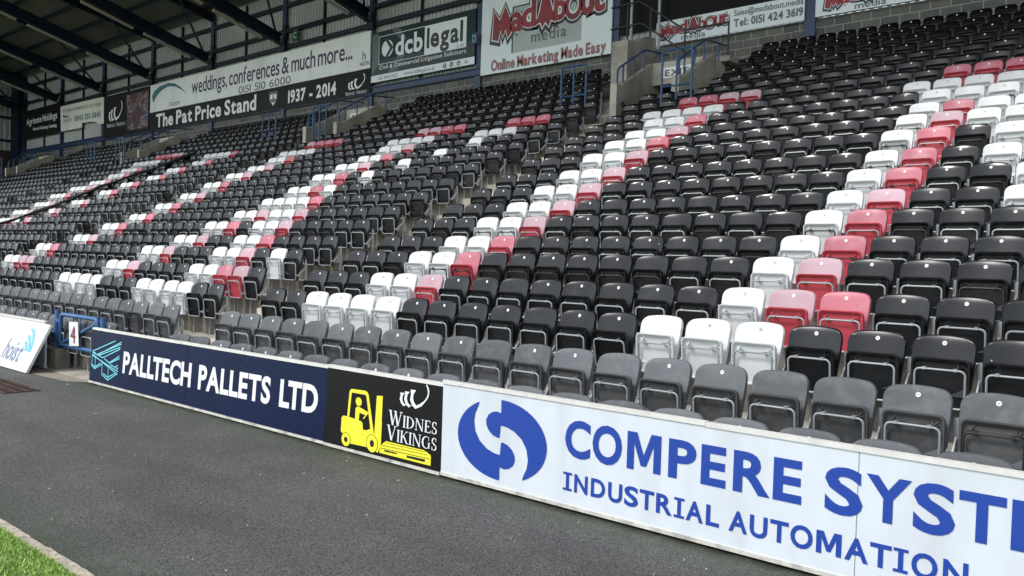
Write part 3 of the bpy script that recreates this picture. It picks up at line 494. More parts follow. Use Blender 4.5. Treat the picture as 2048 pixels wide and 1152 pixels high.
bw = board('advertising_board', 'long white board with blue swirl emblem and blue industrial lettering', -4.855, 1.9, 0.02, 0.82, -.405, 0.0, M_BWHT, seams=(-1.441,))
pw = vplane(-.4085)
m = MB()
for ch, a, b in [('C', -3.553, -3.325), ('O', -3.306, -3.054), ('M', -3.011, -2.74), ('P', -2.682, -2.475), ('E', -2.439, -2.263), ('R', -2.212, -1.965), ('E', -1.947, -1.768), ('S', -1.63, -1.411), ('Y', -1.395, -1.152), ('S', -1.142, -0.929), ('T', -0.914, -0.692), ('E', -0.667, -0.49), ('M', -0.44, -0.17), ('S', -0.12, 0.095)]:
    vs, fs = bold_M() if ch == 'M' else glyph(ch, .030); rnd = .010 if ch in 'COS' else 0
    place_glyph(m, vs, fs, a, b, .416-rnd, .682+rnd, pw, fit_y=True)
for ch, a, b in [('I', -3.56, -3.48), ('N', -3.457, -3.337), ('D', -3.308, -3.184), ('U', -3.158, -3.039), ('S', -3.022, -2.908), ('T', -2.897, -2.782), ('R', -2.765, -2.64), ('I', -2.627, -2.55), ('A', -2.537, -2.412), ('L', -2.391, -2.297), ('A', -2.23, -2.104), ('U', -2.088, -1.972), ('T', -1.955, -1.838), ('O', -1.826, -1.689), ('M', -1.668, -1.52), ('A', -1.502, -1.368), ('T', -1.36, -1.243), ('I', -1.233, -1.155), ('O', -1.138, -1.004), ('N', -0.978, -0.855)]:
    vs, fs = serif_I() if ch == 'I' else bold_M() if ch == 'M' else glyph(ch, .026); rnd = .004 if ch in 'OSU' else 0
    place_glyph(m, vs, fs, a, b, .153-rnd, .290+(rnd if ch != 'U' else 0), pw, fit_y=True)
m.build('lettering', M_GBLU, bw)
m = MB(); pc = [(math.cos(math.radians(a)), math.sin(math.radians(a))) for a in range(90, -64, -6)]
half = pc + [(.53, -.74), (.595, -.55), (.615, -.35), (.58, -.10), (.47, .12), (.30, .28), (.14, .35), (0.0, .37), (-.02, .06), (-.06, .045), (-.17, .085), (-.265, .18), (-.325, .31), (-.335, .44), (-.29, .57), (-.20, .66), (-.10, .695), (0.0, .67)]
for sgn in (1, -1): pw.next(); poly(m, [(-4.193+.470*sgn*p[0], .423+.325*sgn*p[1]) for p in half], pw)
m.build('swirl_emblem', M_GBLU, bw)

# leaning board at the left with the upright one behind it
lb = thing('advertising_board', (-15.2, -.73, 0), 'white board leaning back, slate lettering and pale blue signal arcs', 'advertising board')
LN = .4735
def lslab(mb, xa, xb, za, zb, d0, d1):
    vs = [(x, -.73+LN*z+d, z-.3*d) for z in (za, zb) for d in (d0, d1) for x in (xa, xb)]
    mb.add(vs, [(0, 2, 3, 1), (4, 5, 7, 6), (0, 1, 5, 4), (2, 6, 7, 3), (0, 4, 6, 2), (1, 3, 7, 5)])
m = MB(); lslab(m, -17.6, -13.245, .015, .718, 0, .03); m.build('panel', M_BWHT, lb)
m = MB(); lslab(m, -13.262, -13.236, .0151, .7195, -.0025, .034); lslab(m, -17.6, -13.262, .7, .7215, -.0025, .034); m.build('edge_trim', M_WHITE, lb)
pq = vplane(-.7335, LN)
text('hoist', -14.465, -13.754, .142, .126, .285, pq, bold=.012, ref='asc', gap=.07, slant=.12).build('lettering', M_GSLT, lb)
m = MB()
for a in ARCS: pq.next(); poly(m, a, pq)
m.build('signal_arcs', M_GSKY, lb)
m = MB()
for xx in (-16.9, -15.4, -13.9): m = MB(); m.bar((xx, -.73+LN*.55+.05, .55), (xx, -.05, .02), .035); m.build('prop', M_STL, lb)
board('advertising_board', 'upright white capped board half hidden behind the leaning white board', -18.2, -13.58, 0.02, 0.745, -.34, 0.0, M_BWHT)
# loose stones/twigs litter on the track are part of its surface

# ------------------------------------------------------------------ gate, plinth and sign
pb = MB(); pb.box(-15.2, -13.35, -.28, -.06, 0, .335)
M_PL = mat('plinth_concrete', (0.20, 0.185, 0.155), 0.9, 0.15, var=0.3, scale=5, stain=(0.07, 0.065, 0.055), stain_scale=3, stain_amt=0.7, bump=0.5, streak=True)
tag(pb.build('concrete_plinth', M_PL), 'low stained concrete block under the blue gate post', 'concrete block')
gt = thing('gate', (-12.9, -.14, 0), 'blue tubular gate with one diagonal brace beside navy board', 'gate')
GY = -.14
m = MB(); m.tube([(-13.66, GY, .335), (-13.66, GY, .92)], .038, 12); m.build('post', M_BLUEG, gt, 40)
m = MB(); m.tube([(-12.06, GY+.02, 0), (-12.06, GY+.02, .90)], .042, 12); m.build('post', M_BLUEG, gt, 40)
fr = arc_pts([(-13.52, GY, .36), (-13.52, GY, .865), (-12.20, GY, .865), (-12.20, GY, .36)], .10)
m = MB(); m.tube(fr, .032, 10); m.tube([(-13.55, GY, .385), (-12.17, GY, .385)], .032, 10); m.build('frame', M_BLUEG, gt, 40)
m = MB(); m.tube([(-13.50, GY+.001, .40), (-12.22, GY+.001, .80)], .026, 10); m.build('diagonal_brace', M_BLUEG, gt, 40)
m = MB()
for xx in (-13.13, -12.99, -12.86): m = MB(); m.tube([(xx, GY+.03, .39), (xx, GY+.03, .86)], .009, 6); m.build('bar', M_BLUEG, gt, 40)
m = MB(); m.box(-13.72, -13.52, GY-.03, GY+.03, .74, .79); m.build('hinge', M_BLUEG, gt); m = MB(); m.box(-13.72, -13.52, GY-.03, GY+.03, .44, .49); m.build('hinge', M_BLUEG, gt)
m = MB(); m.tube([(-15.3, GY+.02, .56), (-13.66, GY+.02, .56)], .035, 10); m.build('side_rail', M_BLUEG, gt, 40)
sg = thing('gate_sign', (-12.92, GY-.05, .6), 'small white plate with a crimson 4 on the blue gate', 'sign')
m = MB(); m.add([(-13.098, GY-.045, .775), (-12.775, GY-.05, .789), (-12.715, GY-.055, .432), (-13.064, GY-.05, .409), (-13.098, GY-.037, .775), (-12.775, GY-.042, .789), (-12.715, GY-.047, .432), (-13.064, GY-.042, .409)],
      [(0, 1, 2, 3), (7, 6, 5, 4), (0, 4, 5, 1), (1, 5, 6, 2), (2, 6, 7, 3), (3, 7, 4, 0)]); m.build('plate', M_GWHT, sg)
m = MB(); vs, fs = glyph('4', .0); place_glyph(m, vs, fs, -12.995, -12.835, .465, .725, lambda x, z: (x+.05*(.6-z), GY-.060, z), fit_y=True); m.build('numeral', M_CRIM, sg)

# ------------------------------------------------------------------ the grandstand
gs = thing('grandstand', (-28, 8, 0), 'covered all seater stand with concrete terrace and dark steel roof', 'grandstand')
XR, XL = 6.0, -64.0
def zrow(i): return TZ[i]
def terrace_profile(imax):
    pts = [(-.33, -.3), (-.33, TZ[0]+.012)]
    for i in range(0, imax+1):
        zt = max(TZ[i], 0.012)
        y0 = -.33 if i == 0 else D*i-.60
        if i > 0: pts.append((y0, zt))
        y1 = D*(i+1)-.60 if i < imax else (D*(i+1)-.60 if imax < 21 else WALL_Y)
        pts.append((y1, zt))
    pts.append((pts[-1][0], -.3)); return pts
def terrace():
    mb = MB(); mouths = [(-11.08+s, -9.55+s) for s in V_SHIFT]
    edges = [XR]
    for a, b in mouths: edges += [b, a]
    edges.append(XL)
    for j in range(len(edges)-1):
        xa, xb = edges[j], edges[j+1]; full = j % 2 == 0
        pr = terrace_profile(21 if full else 16)
        xs = [xa, -9.0, xb] if xa > -9 > xb else [xa, xb]
        for u, w in zip(xs[:-1], xs[1:]):
            n = len(pr); vs = [(u, p[0], p[1]+lift(u)) for p in pr]+[(w, p[0], p[1]+lift(w)) for p in pr]
            mb.add(vs, [(i, i+1, n+i+1, n+i) for i in range(n-1)] + [tuple(range(n)), tuple(range(2*n-1, n-1, -1))])
    return mb.build('terrace', M_CON, gs)
terrace()
for (a, b), s in zip(AISLES, V_SHIFT):
    m = MB(); xm = (a+b)/2; lf = lift(xm)
    def half(i, xa, xb):
        yr = D*i-.60; lo = max(TZ[i-1], .012)+lf; hi = TZ[i]+lf
        m.box(xa, xb, yr-.33, yr+.004, lo-.02, (lo+hi)/2)
        m.box(xa, xb, yr+.006, yr+.29, hi-.02, hi+.006)
    for i in range(1, 17): half(i, a+.02, b-.02)
    m.build('aisle_steps', M_STEP, gs); m = MB()
    for i in range(17, 21): half(i, -12.0+s, -11.265+s)
    m.build('side_steps', M_STEP, gs)
    if s == 0:
        m = MB()
        for i in range(17, 21): half(i, -9.365, -8.87)
        m.build('side_steps', M_STEP, gs)
# stairway mouths
for j, s in enumerate(V_SHIFT):
    top = [(11.72, 4.6), (11.72, 6.44), (11.95, 6.46), (13.45, 7.32), (13.62, 7.32), (13.62, 6.75), (16.0, 6.75), (16.0, 4.6)]
    lf = lift(-10+s) - (0 if j == 0 else .0)
    for xa, xb in ((-11.26+s, -11.08+s), (-9.55+s, -9.37+s)):
        m = MB(); m.prism([(p[0], p[1]+lf) for p in top], 0, xa, xb); m.build('wing_wall', M_CONW, gs)
        m = MB(); m.prism([(11.700, 4.6), (11.700, 6.455+lf), (11.90, 6.475+lf), (11.90, 6.45+lf), (11.725, 6.43+lf), (11.725, 4.6)], 0, xa-.004, xb+.004); m.build('wing_wall_end', M_CONE, gs)
    m = MB(); m.box(-11.08+s, -9.55+s, 13.42, 15.95, 6.72+lf, 7.30+lf); m.build('lintel', M_CONE, gs)
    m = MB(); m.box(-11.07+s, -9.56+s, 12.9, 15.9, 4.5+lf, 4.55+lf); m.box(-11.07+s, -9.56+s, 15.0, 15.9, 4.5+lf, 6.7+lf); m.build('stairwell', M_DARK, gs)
# back wall: blockwork, blue rail, cladding
m = MB(); m.box(XL, XR+6, WALL_Y, WALL_Y+.2, 5.5, 8.57); m.build('block_wall', MATS['block_wall'], gs)
m = MB(); m.box(XL, -13.95, WALL_Y-.10, WALL_Y+.2, 8.572, 8.88); m.build('sill_rail', M_NAVB, gs)
m = MB(); m.box(XL, -13.95, WALL_Y-.16, WALL_Y-.10, 8.60, 8.63); m.box(XL, -13.95, WALL_Y-.16, WALL_Y-.10, 8.82, 8.85); m.build('sill_rail_flange', M_NAVB, gs)
def corrugated(mb, xa, xb, y, z0, z1, per=.21, amp=.035):
    n = int((xa-xb)/per); pts = []
    for k in range(n):
        x = xa-k*per
        pts += [(x, y), (x-per*.42, y), (x-per*.5, y+amp), (x-per*.92, y+amp)]
    vs = [(p[0], p[1], z0) for p in pts]+[(p[0], p[1], z1) for p in pts]; N = len(pts)
    mb.add(vs, [(i, i+1, N+i+1, N+i) for i in range(N-1)])
m = MB(); corrugated(m, XR+6, XL-1.0, WALL_Y+.05, 8.6, 13.9); m.build('wall_cladding', M_CLAD, gs)
m = MB()
for z in (13.20, 12.06, 11.36): m = MB(); m.box(XL, XR+6, WALL_Y-.10, WALL_Y+.045, z-.085, z+.085); m.build('wall_girt', M_NAVY, gs)
for k in range(14):
    x = -4.8-6.0*k+.1
    if x > XL: m = MB(); m.box(x-.03, x+.03, WALL_Y-.06, WALL_Y+.044, 8.9, 13.8); m.build('wall_mullion', M_NAVY, gs)
COLX = [4.1, -1.9, -7.9, -13.93, -19.66, -25.5, -31.5, -37.6, -43.75, -49.75, -55.8, -62.0]
for x in COLX:
    m = MB(); y0 = WALL_Y-.108
    m.box(x-.14, x+.14, y0, y0+.025, 6.6, 13.8); m.box(x-.14, x+.14, y0+.225, y0+.25, 6.6, 13.8); m.box(x-.012, x+.012, y0+.025, y0+.224, 6.6, 13.8)
    m.build('column', M_NAVB, gs)
    m = MB(); m.box(x-.20, x+.20, y0-.10, y0+.02, 11.15, 11.75); m.box(x-.12, x+.12, y0-.02, y0+.24, 11.75, 12.35); m.build('haunch', M_NAVY, gs)
# roof trusses and roof sheet
def rz_bot(y): return 11.42+.262*(15.75-y)
def rz_roof(y): return 14.05+.205*(16.0-y)
YF = 0.6
def ibeam(mb, x, pts, depth, wd):
    for (y0, z0), (y1, z1) in zip(pts[:-1], pts[1:]):
        mb.bar((x, y0, z0), (x, y1, z1), wd, .03); mb.bar((x, y0, z0+depth), (x, y1, z1+depth), wd, .03); mb.bar((x, y0, z0+depth/2), (x, y1, z1+depth/2), .02, depth)
for x in COLX:
    m = MB(); ye = 3.0
    ibeam(m, x, [(15.7, rz_bot(15.7)), (ye, rz_bot(ye))], .45, .22)
    m.build('roof_truss', M_NAVY, gs)
    m = MB(); ibeam(m, x, [(16.0, rz_roof(16.0)-.55), (YF, rz_roof(YF)-.55)], .34, .20); m.build('roof_beam', M_NAVY, gs)
m = MB(); m.add([(XL-.5, YF, rz_roof(YF)), (XR+6, YF, rz_roof(YF)), (XR+6, 16.4, rz_roof(16.4)), (XL-.5, 16.4, rz_roof(16.4)), (XL-.5, YF, rz_roof(YF)+.12), (XR+6, YF, rz_roof(YF)+.12), (XR+6, 16.4, rz_roof(16.4)+.12), (XL-.5, 16.4, rz_roof(16.4)+.12)],
      [(0, 1, 2, 3), (7, 6, 5, 4), (0, 4, 5, 1), (1, 5, 6, 2), (2, 6, 7, 3), (3, 7, 4, 0)]); m.build('roof_sheet', M_ROOF, gs)
m = MB(); y = 15.4
while y > YF:
    m = MB(); m.bar((XL, y, rz_roof(y)-.115), (XR+6, y, rz_roof(y)-.115), .075, .20); m.build('purlin', M_NAVY, gs); y -= 1.55
m = MB()
for a, b in zip(COLX[:-1], COLX[1:]):
    for p_ in ([(a, 10.4, rz_bot(10.4)+.35), (b, 15.5, rz_bot(15.5)+.35)], [(b, 4.0, rz_bot(4.0)+.3), (a, 10.2, rz_bot(10.2)+.3)]): m = MB(); m.tube(p_, .05, 6); m.build('wind_brace', M_NAVY, gs)
# far end wall
m = MB(); m.box(-63.95, -62.55, WALL_Y-.3, WALL_Y+.04, 6.0, 13.9); m.build('corner_column', M_NAVY, gs)
m = MB(); 
per = .35; y = 16.0; pts = []
while y > 1.5: pts += [(y, 0), (y-per*.45, 0), (y-per*.5, .05), (y-per*.95, .05)]; y -= per
vs = [(XL+.02+p[1], p[0], 8.9) for p in pts]+[(XL+.02+p[1], p[0], rz_roof(p[0])) for p in pts]; N = len(pts)
m.add(vs, [(i, i+1, N+i+1, N+i) for i in range(N-1)]); m.build('end_wall_cladding', M_CLAD, gs)
m = MB()
for z in (9.6, 11.2, 12.6): m = MB(); m.box(XL+.08, XL+.2, 1.5, 15.9, z-.08, z+.08); m.build('end_wall_girt', M_NAVY, gs)
m = MB(); m.box(XL-.1, XL+.06, 1.5, 16.0, 0, 8.95); m.build('end_wall_base', M_MAR, gs)
# dark executive glazing and door right of the stair tower
m = MB(); m.box(-13.75, 11.9, WALL_Y-.08, WALL_Y-.02, 9.08, 12.9); m.build('dark_glazing', M_DARK, gs)
m = MB()
for x in (-13.2, -12.25): m = MB(); m.tube([(x, WALL_Y-.35, 8.35), (x, WALL_Y-.35, 12.5)], .045, 8); m.build('down_pipe', M_STL, gs, 40)
m = MB(); m.prism([(13.15, 6.6), (13.15, 7.98), (13.5, 8.0), (14.25, 8.33), (14.6, 8.33), (14.6, 8.05), (15.2, 8.05), (15.2, 7.75), (15.95, 7.75), (15.95, 6.6)], 0, -12.22, -11.72); m.build('stair_flank_wall', M_CON, gs)
m = MB(); m.box(-11.72, -9.3, 14.2, 15.95, 7.32, 7.46); m.build('landing', M_CON, gs); m = MB(); m.box(-12.7, -12.22, 14.0, 15.95, 6.6, 7.95); m.build('landing', M_CON, gs)

# ------------------------------------------------------------------ handrails, barriers, exit signs
def tube_thing(name, label, cat, paths, r, m, group=None, posts=(), pr=None, pname='post', rname='rail'):
    x, y, z = paths[0][0]; t = thing(name, (x, y, z), label, cat, group)
    for p in paths:
        mb = MB(); mb.tube(p, r, 8); mb.build(rname, m, t, 40)
    for a, b in posts:
        mb = MB(); mb.tube([a, b], pr or r, 8); mb.build(pname, m, t, 40)
    return t
WHERE = ['beside the exit sign under the stair tower', 'below the 1937 to 2014 panel', 'below the white stand name banner end', 'far left under the missing banner']
WHERE = ['nearest stairway mouth by the concrete tower', 'stairway mouth under the dated black banner', 'stairway mouth under the action photo banner', 'farthest stairway mouth at the left end']
for j, s in enumerate(V_SHIFT):
    lf = lift(-10+s)
    for side, x in (('left', -11.17+s), ('right', -9.46+s)):
        p = arc_pts([(x, 11.86, 6.42+lf), (x, 11.86, 6.86+lf), (x, 13.15, 7.62+lf), (x, 14.3, 7.74+lf)], .12)
        ps = [((x, y, zt+lf-.05), (x, y, zr+lf)) for y, zt, zr in ((12.12, 6.56, 7.0), (12.62, 6.85, 7.31), (13.1, 7.12, 7.59), (13.9, 7.30, 7.70))]
        tube_thing('handrail', 'blue handrail on the %s wall of the %s' % (side, WHERE[j]), 'handrail', [p], .026, M_BLUE, 'blue handrails on the stairway walls', ps, .024)
def barrier(x0, x1, y, z0, z1, label, m=M_BLUE):
    xm = (x0+x1)/2
    p = arc_pts([(x0, y, z0), (x0, y, z1), (x1, y, z1), (x1, y, z0)], .10)
    t = thing('crush_barrier', (xm, y, z0), label, 'barrier', 'blue barrier frames above the stairway mouths')
    mb = MB(); mb.tube(p, .028, 8); mb.build('frame', m, t, 40)
    mb = MB(); mb.tube([(xm, y, z0), (xm, y, z1)], .026, 8); mb.build('centre_post', m, t, 40)
    mb = MB(); mb.tube([(x0, y, z0+(z1-z0)*.42), (x1, y, z0+(z1-z0)*.42)], .024, 8); mb.build('mid_rail', m, t, 40)
barrier(-9.41, -8.66, 11.0, 5.45, 6.84, 'tall blue barrier frame in front of the nearest exit sign')
barrier(-12.81, -12.03, 11.73, 5.75, 7.07, 'blue barrier frame among black seats under the big media banner')
barrier(-22.6, -21.9, 11.1, 5.5, 6.96, 'blue barrier frame below the white 2014 date lettering')
barrier(-26.5, -25.65, 11.7, 5.8, 7.15, 'blue barrier frame below the crest on the black name banner')
barrier(-37.1, -36.3, 11.1, 5.6, 7.03, 'blue barrier frame below the action photo banner')
barrier(-41.6, -40.7, 11.7, 5.9, 7.25, 'blue barrier frame below the phone number banner')
barrier(-52.0, -51.2, 11.1, 5.6, 7.08, 'blue barrier frame at the extreme left picture edge')
for j, s in enumerate(V_SHIFT):
    lf = lift(-10+s); y = 13.405
    t = thing('exit_sign', (-10.2+s, y, 7.0+lf), 'white EXIT sign on the lintel of the %s' % WHERE[j], 'sign', 'exit signs over the stairway mouths')
    mb = MB(); mb.box(-10.80+s, -9.75+s, y-.012, y, 6.86+lf, 7.14+lf); mb.build('plate', M_GWHT, t)
    text('EXIT', -10.70+s, -10.02+s, 6.92+lf, 6.92+lf, .15, lambda x, z: (x, y-.016, z), bold=.02).build('lettering', mat('dark_maroon_graphic', (.06, .012, .02), .5), t)
# stair wall grab rail by the nearest mouth
tube_thing('handrail', 'short dark blue rail sloping down inside the nearest stairway mouth', 'handrail', [[(-11.0, 11.86, 6.02), (-10.98, 12.9, 5.3)]], .035, M_NAVB)
# black guard rail of the stair tower
R1 = arc_pts([(-12.95, 15.2, 9.62), (-13.18, 14.5, 9.42), (-12.21, 14.5, 9.44), (-10.76, 14.5, 8.40), (-9.5, 14.5, 8.40)], .06)
R2 = arc_pts([(-12.95, 15.2, 9.0), (-13.18, 14.5, 8.80), (-12.15, 14.5, 8.82), (-10.76, 14.5, 7.82)], .06)
tube_thing('guard_rail', 'black two bar guard rail descending past the stair tower', 'guard rail', [R1, R2], .026, M_BRAIL, None,
           [((-12.6, 14.5, 7.9), (-12.6, 14.5, 9.43)), ((-11.85, 14.5, 8.2), (-11.85, 14.5, 9.17)), ((-10.76, 14.5, 7.4), (-10.76, 14.5, 8.42)), ((-9.5, 14.5, 7.15), (-9.5, 14.5, 8.42))], .026)

# ------------------------------------------------------------------ banners on the back wall
BY = WALL_Y-.17
def banner(label, outline, m, thick=.05):
    pv.reset(); xs = [p[0] for p in outline]; t = thing('advertising_banner', (sum(xs)/len(xs), BY, min(p[1] for p in outline)), label, 'banner')
    mb = MB(); mb.prism(outline, 1, BY, BY+thick) if False else mb.add([(x, BY, z) for x, z in outline]+[(x, BY+thick, z) for x, z in outline],
        [tuple(range(len(outline))), tuple(range(2*len(outline)-1, len(outline)-1, -1))]+[(i, (i+1) % len(outline), len(outline)+(i+1) % len(outline), len(outline)+i) for i in range(len(outline))])
    mb.build('panel', m, t); return t
def rect(x0, x1, z0, z1): return [(x0, z0), (x1, z0), (x1, z1), (x0, z1)]
pv = vplane(BY-.004, 0, .0006)
def T(t, name, s, xl, xr, zl, zr, h, m, **k): pv.next(); return text(s, xl, xr, zl, zr, h, pv, **k).build(name, m, t)
def PG(t, name, polys, m):
    mb = MB()
    for p in polys: pv.next(); poly(mb, p, pv)
    return mb.build(name, m, t)
lx = [p for l in LOGO for p in l]; LX0, LX1 = min(p[0] for p in lx), max(p[0] for p in lx); LZ0, LZ1 = min(p[1] for p in lx), max(p[1] for p in lx)
def crest(t, x0, x1, z0, z1): PG(t, 'crest_emblem', [[(x0+(p[0]-LX0)/(LX1-LX0)*(x1-x0), z0+(p[1]-LZ0)/(LZ1-LZ0)*(z1-z0)) for p in l] for l in LOGO], M_GWHT)
def club(t, x0, x1, zb, h):
    f = (x1-x0)
    pv.next(); q = vplane(pv(0, 0)[1], 0, .00005)
    serif_text([('WIDNES', x0, x0+f*.46, zb, h*.8, 1.25), ('VIKINGS', x0+f*.52, x1, zb, h*.8, 1.25)], q, t, 'club_lettering', M_GWHT); pv.next(); pv.next(); pv.next(); pv.next()

b = banner('black banner with white company name near the far end wall', rect(-62.0, -55.95, 9.57, 11.48), M_BANK)
T(b, 'lettering', 'Agrinote Holdings', -61.38, -56.25, 10.50, 10.53, .42, M_BAN, bold=.02, ref='asc', gap=.07)
T(b, 'small_lettering', 'Network Technology Consulting', -60.2, -56.3, 10.05, 9.98, .20, M_BAN, bold=.025, ref='asc', gap=.06)
b = banner('cream banner with a torn bottom edge and green phone number', [(-55.75, 11.2), (-49.52, 11.13), (-49.45, 9.57), (-50.2, 9.57), (-50.5, 9.76), (-51.34, 9.84), (-52.5, 9.87), (-52.49, 9.585), (-55.6, 9.60)][::-1], M_BAN3)
T(b, 'heading', 'FOR UNISON MEMBERSHIP DETAILS PHONE:', -55.4, -49.75, 10.76, 10.65, .20, M_GGRY, gap=.07)
T(b, 'phone_number', '0845 355 0845', -53.55, -49.82, 10.07, 10.0, .31, M_GTEAL, bold=.035)
T(b, 'emblem_lettering', 'UNISON', -55.29, -54.0, 10.10, 10.10, .24, M_GGRY); PG(b, 'emblem_flag', [[(-55.3, 10.62), (-54.4, 10.46), (-54.4, 10.40), (-55.3, 10.44)]], M_GGRY)
b = banner('charcoal banner with white crest and colourful action photo', rect(-49.42, -43.82, 8.68, 11.10), M_BANK)
crest(b, -48.78, -47.05, 9.58, 10.68); club(b, -49.0, -46.65, 9.25, .22)
PG(b, 'action_photo', [[(-46.55, 10.88), (-43.95, 10.89), (-43.95, 8.86), (-46.4, 8.89)]], MATS['printed_photo'])
b = banner('long pale banner with purple script and a teal arc', rect(-43.75, -25.46, 9.62, 11.10), M_BAN)
T(b, 'lettering', 'weddings, conferences & much more...', -39.375, -26.563, 10.16, 10.14, .73, M_GPUR, ref='asc', gap=.05, space=.16, bold=.010)
T(b, 'phone_number', '0151 510 6000', -35.0, -30.82, 9.665, 9.665, .34, M_GPUR, bold=-.004)
T(b, 'small_lettering', 'STADIUM', -41.67, -40.57, 9.74, 9.74, .21, M_GTEAL)
PG(b, 'arc_emblem', [[(-43.40, 10.10), (-43.55, 10.50), (-43.3, 10.74), (-42.75, 10.93), (-41.8, 11.01), (-41.1, 10.90), (-40.5, 10.65), (-39.9, 10.26), (-40.4, 10.50), (-40.95, 10.70), (-41.5, 10.80), (-41.9, 10.81), (-42.5, 10.70), (-42.95, 10.50), (-43.2, 10.32)]], M_GTEAL)
T(b, 'small_emblem', 'HALTON', -26.07, -25.52, 9.76, 9.76, .16, M_GPUR, bold=.01); T(b, 'small_emblem', 'h', -25.93, -25.72, 9.98, 9.98, .36, M_GPUR, ref='asc')
b = banner('black name banner with large white stand name and dates', rect(-43.75, -25.40, 8.62, 9.60), M_BANK)
T(b, 'lettering', 'The Pat Price Stand', -43.05, -33.48, 8.78, 8.78, .67, M_GWHT, bold=.03, ref='asc', gap=.06, space=.22)
T(b, 'dates', '1937 - 2014', -30.97, -27.58, 8.82, 8.82, .50, M_GWHT, bold=.035)
crest(b, -26.80, -25.72, 8.86, 9.46); club(b, -26.95, -25.6, 8.66, .14)
PG(b, 'shield_emblem', [[(-32.45, 9.40), (-32.25, 9.46), (-32.1, 9.40), (-31.95, 9.46), (-31.78, 9.40), (-31.80, 9.05), (-32.1, 8.76), (-32.42, 9.05)]], M_GGRY)
PG(b, 'shield_detail', [[(-32.36, 9.30), (-32.15, 9.34), (-32.15, 9.12), (-32.36, 9.10)], [(-32.06, 9.12), (-31.86, 9.10), (-31.86, 9.30), (-32.06, 9.34)], [(-32.3, 9.02), (-32.1, 8.92), (-31.9, 9.02), (-32.1, 8.82)]], M_BAN)
b = banner('dark slate solicitors banner with a white name block', rect(-25.36, -19.76, 9.0, 10.96), M_BANG)
PG(b, 'grey_band', [rect(-25.34, -19.78, 9.27, 9.84)], M_BANL)
PG(b, 'pale_ray', [[(-25.34, 10.9), (-24.95, 10.9), (-24.9, 9.7), (-25.34, 9.3)], [(-24.2, 10.93), (-23.75, 10.93), (-23.3, 10.45), (-23.6, 10.4)], [(-24.4, 9.27), (-23.85, 9.27), (-23.35, 9.95), (-23.75, 9.95)]], M_BANT)
PG(b, 'white_strip', [rect(-25.36, -19.76, 9.0, 9.265)], M_BAN2); PG(b, 'white_block', [rect(-22.34, -20.19, 9.66, 10.75)], M_BAN2)
pv.next(); mb = MB(); line(mb, [(-22.34, 10.75), (-24.92, 10.75), (-24.92, 9.67), (-22.34, 9.67)], .022, pv); mb.build('outline', M_BAN2, b)
el = lambda n0, n1: [(-24.425+.33*math.cos(math.radians(a)), 10.235+.33*math.sin(math.radians(a))) for a in range(n0, n1, 8)]
PG(b, 'ball_emblem', [el(0, 360)], M_BAN2); PG(b, 'chevron', [[(-24.60, 10.62), (-24.42, 10.62), (-24.08, 10.24), (-24.42, 9.86), (-24.60, 9.86), (-24.28, 10.24)]], M_GBLK)
T(b, 'lettering', 'dcb', -23.96, -22.44, 9.90, 9.90, .70, M_BAN2, bold=.03, ref='asc', gap=.06)
T(b, 'dark_lettering', 'legal', -22.22, -20.36, 9.93, 9.93, .70, M_GBLK, bold=.03, ref='asc', gap=.06); T(b, 'dark_lettering', 'Ltd', -20.62, -20.33, 9.70, 9.70, .13, M_GGRY, ref='asc')
T(b, 'slogan', 'Civil & Commercial Litigation Solicitors', -24.87, -20.18, 9.46, 9.46, .15, M_BAN2, bold=.012, gap=.11)
T(b, 'phone_number', '020 3434 0437', -24.94, -23.79, 9.06, 9.06, .13, M_GGRY); T(b, 'web_address', 'www.dcblegal.co.uk', -23.4, -21.76, 9.07, 9.06, .14, M_GGRY, ref='asc')
for k, ch in enumerate('ftin'[:3]+'G'):
    cx = -21.24+.35*k
    if k < 3: PG(b, 'badge', [[(cx+.095*math.cos(a*math.pi/8), 9.13+.095*math.sin(a*math.pi/8)) for a in range(16)]], M_GGRY)
    T(b, 'badge_letter', ('f', 't', 'in', 'G')[k], cx-(.035 if k != 2 else .05), cx+(.035 if k != 2 else .05) if k < 3 else cx+.10, 9.075, 9.075, .11, M_BAN2 if k < 3 else M_GGRY, ref='asc', bold=.02)
b = banner('big white media banner with large red zigzag lettering', rect(-19.46, -14.02, 8.54, 11.6), M_BAN2)
PG(b, 'grey_patch', [rect(-18.05, -15.16, 9.12, 10.68)], M_BANP); PG(b, 'patch_edge', [rect(-18.06, -18.0, 9.12, 10.68), rect(-18.05, -17.1, 10.65, 10.70)], M_GBLK)
MZ = [(0, 0), (.05, .98), (.30, .62), (.52, 1.08), (.74, .60), (.80, .72), (.80, .15), (.66, -.04), (.56, .28), (.44, .02), (.34, .30), (.26, -.08)]
AZ = [(.0, .06), (.16, .45), (.34, 1.22), (.52, 1.30), (.80, .30), (.86, .02), (.68, .14), (.60, -.10), (.44, .10), (.32, -.12), (.24, .12)]
def grow(pts, d):
    n = len(pts); out = []
    for i in range(n):
        p, a, c = Vector(pts[i]), Vector(pts[i-1]), Vector(pts[(i+1) % n]); e1, e2 = (p-a).normalized(), (c-p).normalized()
        nn = Vector((-e1.y-e2.y, e1.x+e2.x)); nn = nn.normalized()*min(1.6, 1/max(.5, nn.length/2)); q = p+nn*d; out.append((q.x, q.y))
    return out
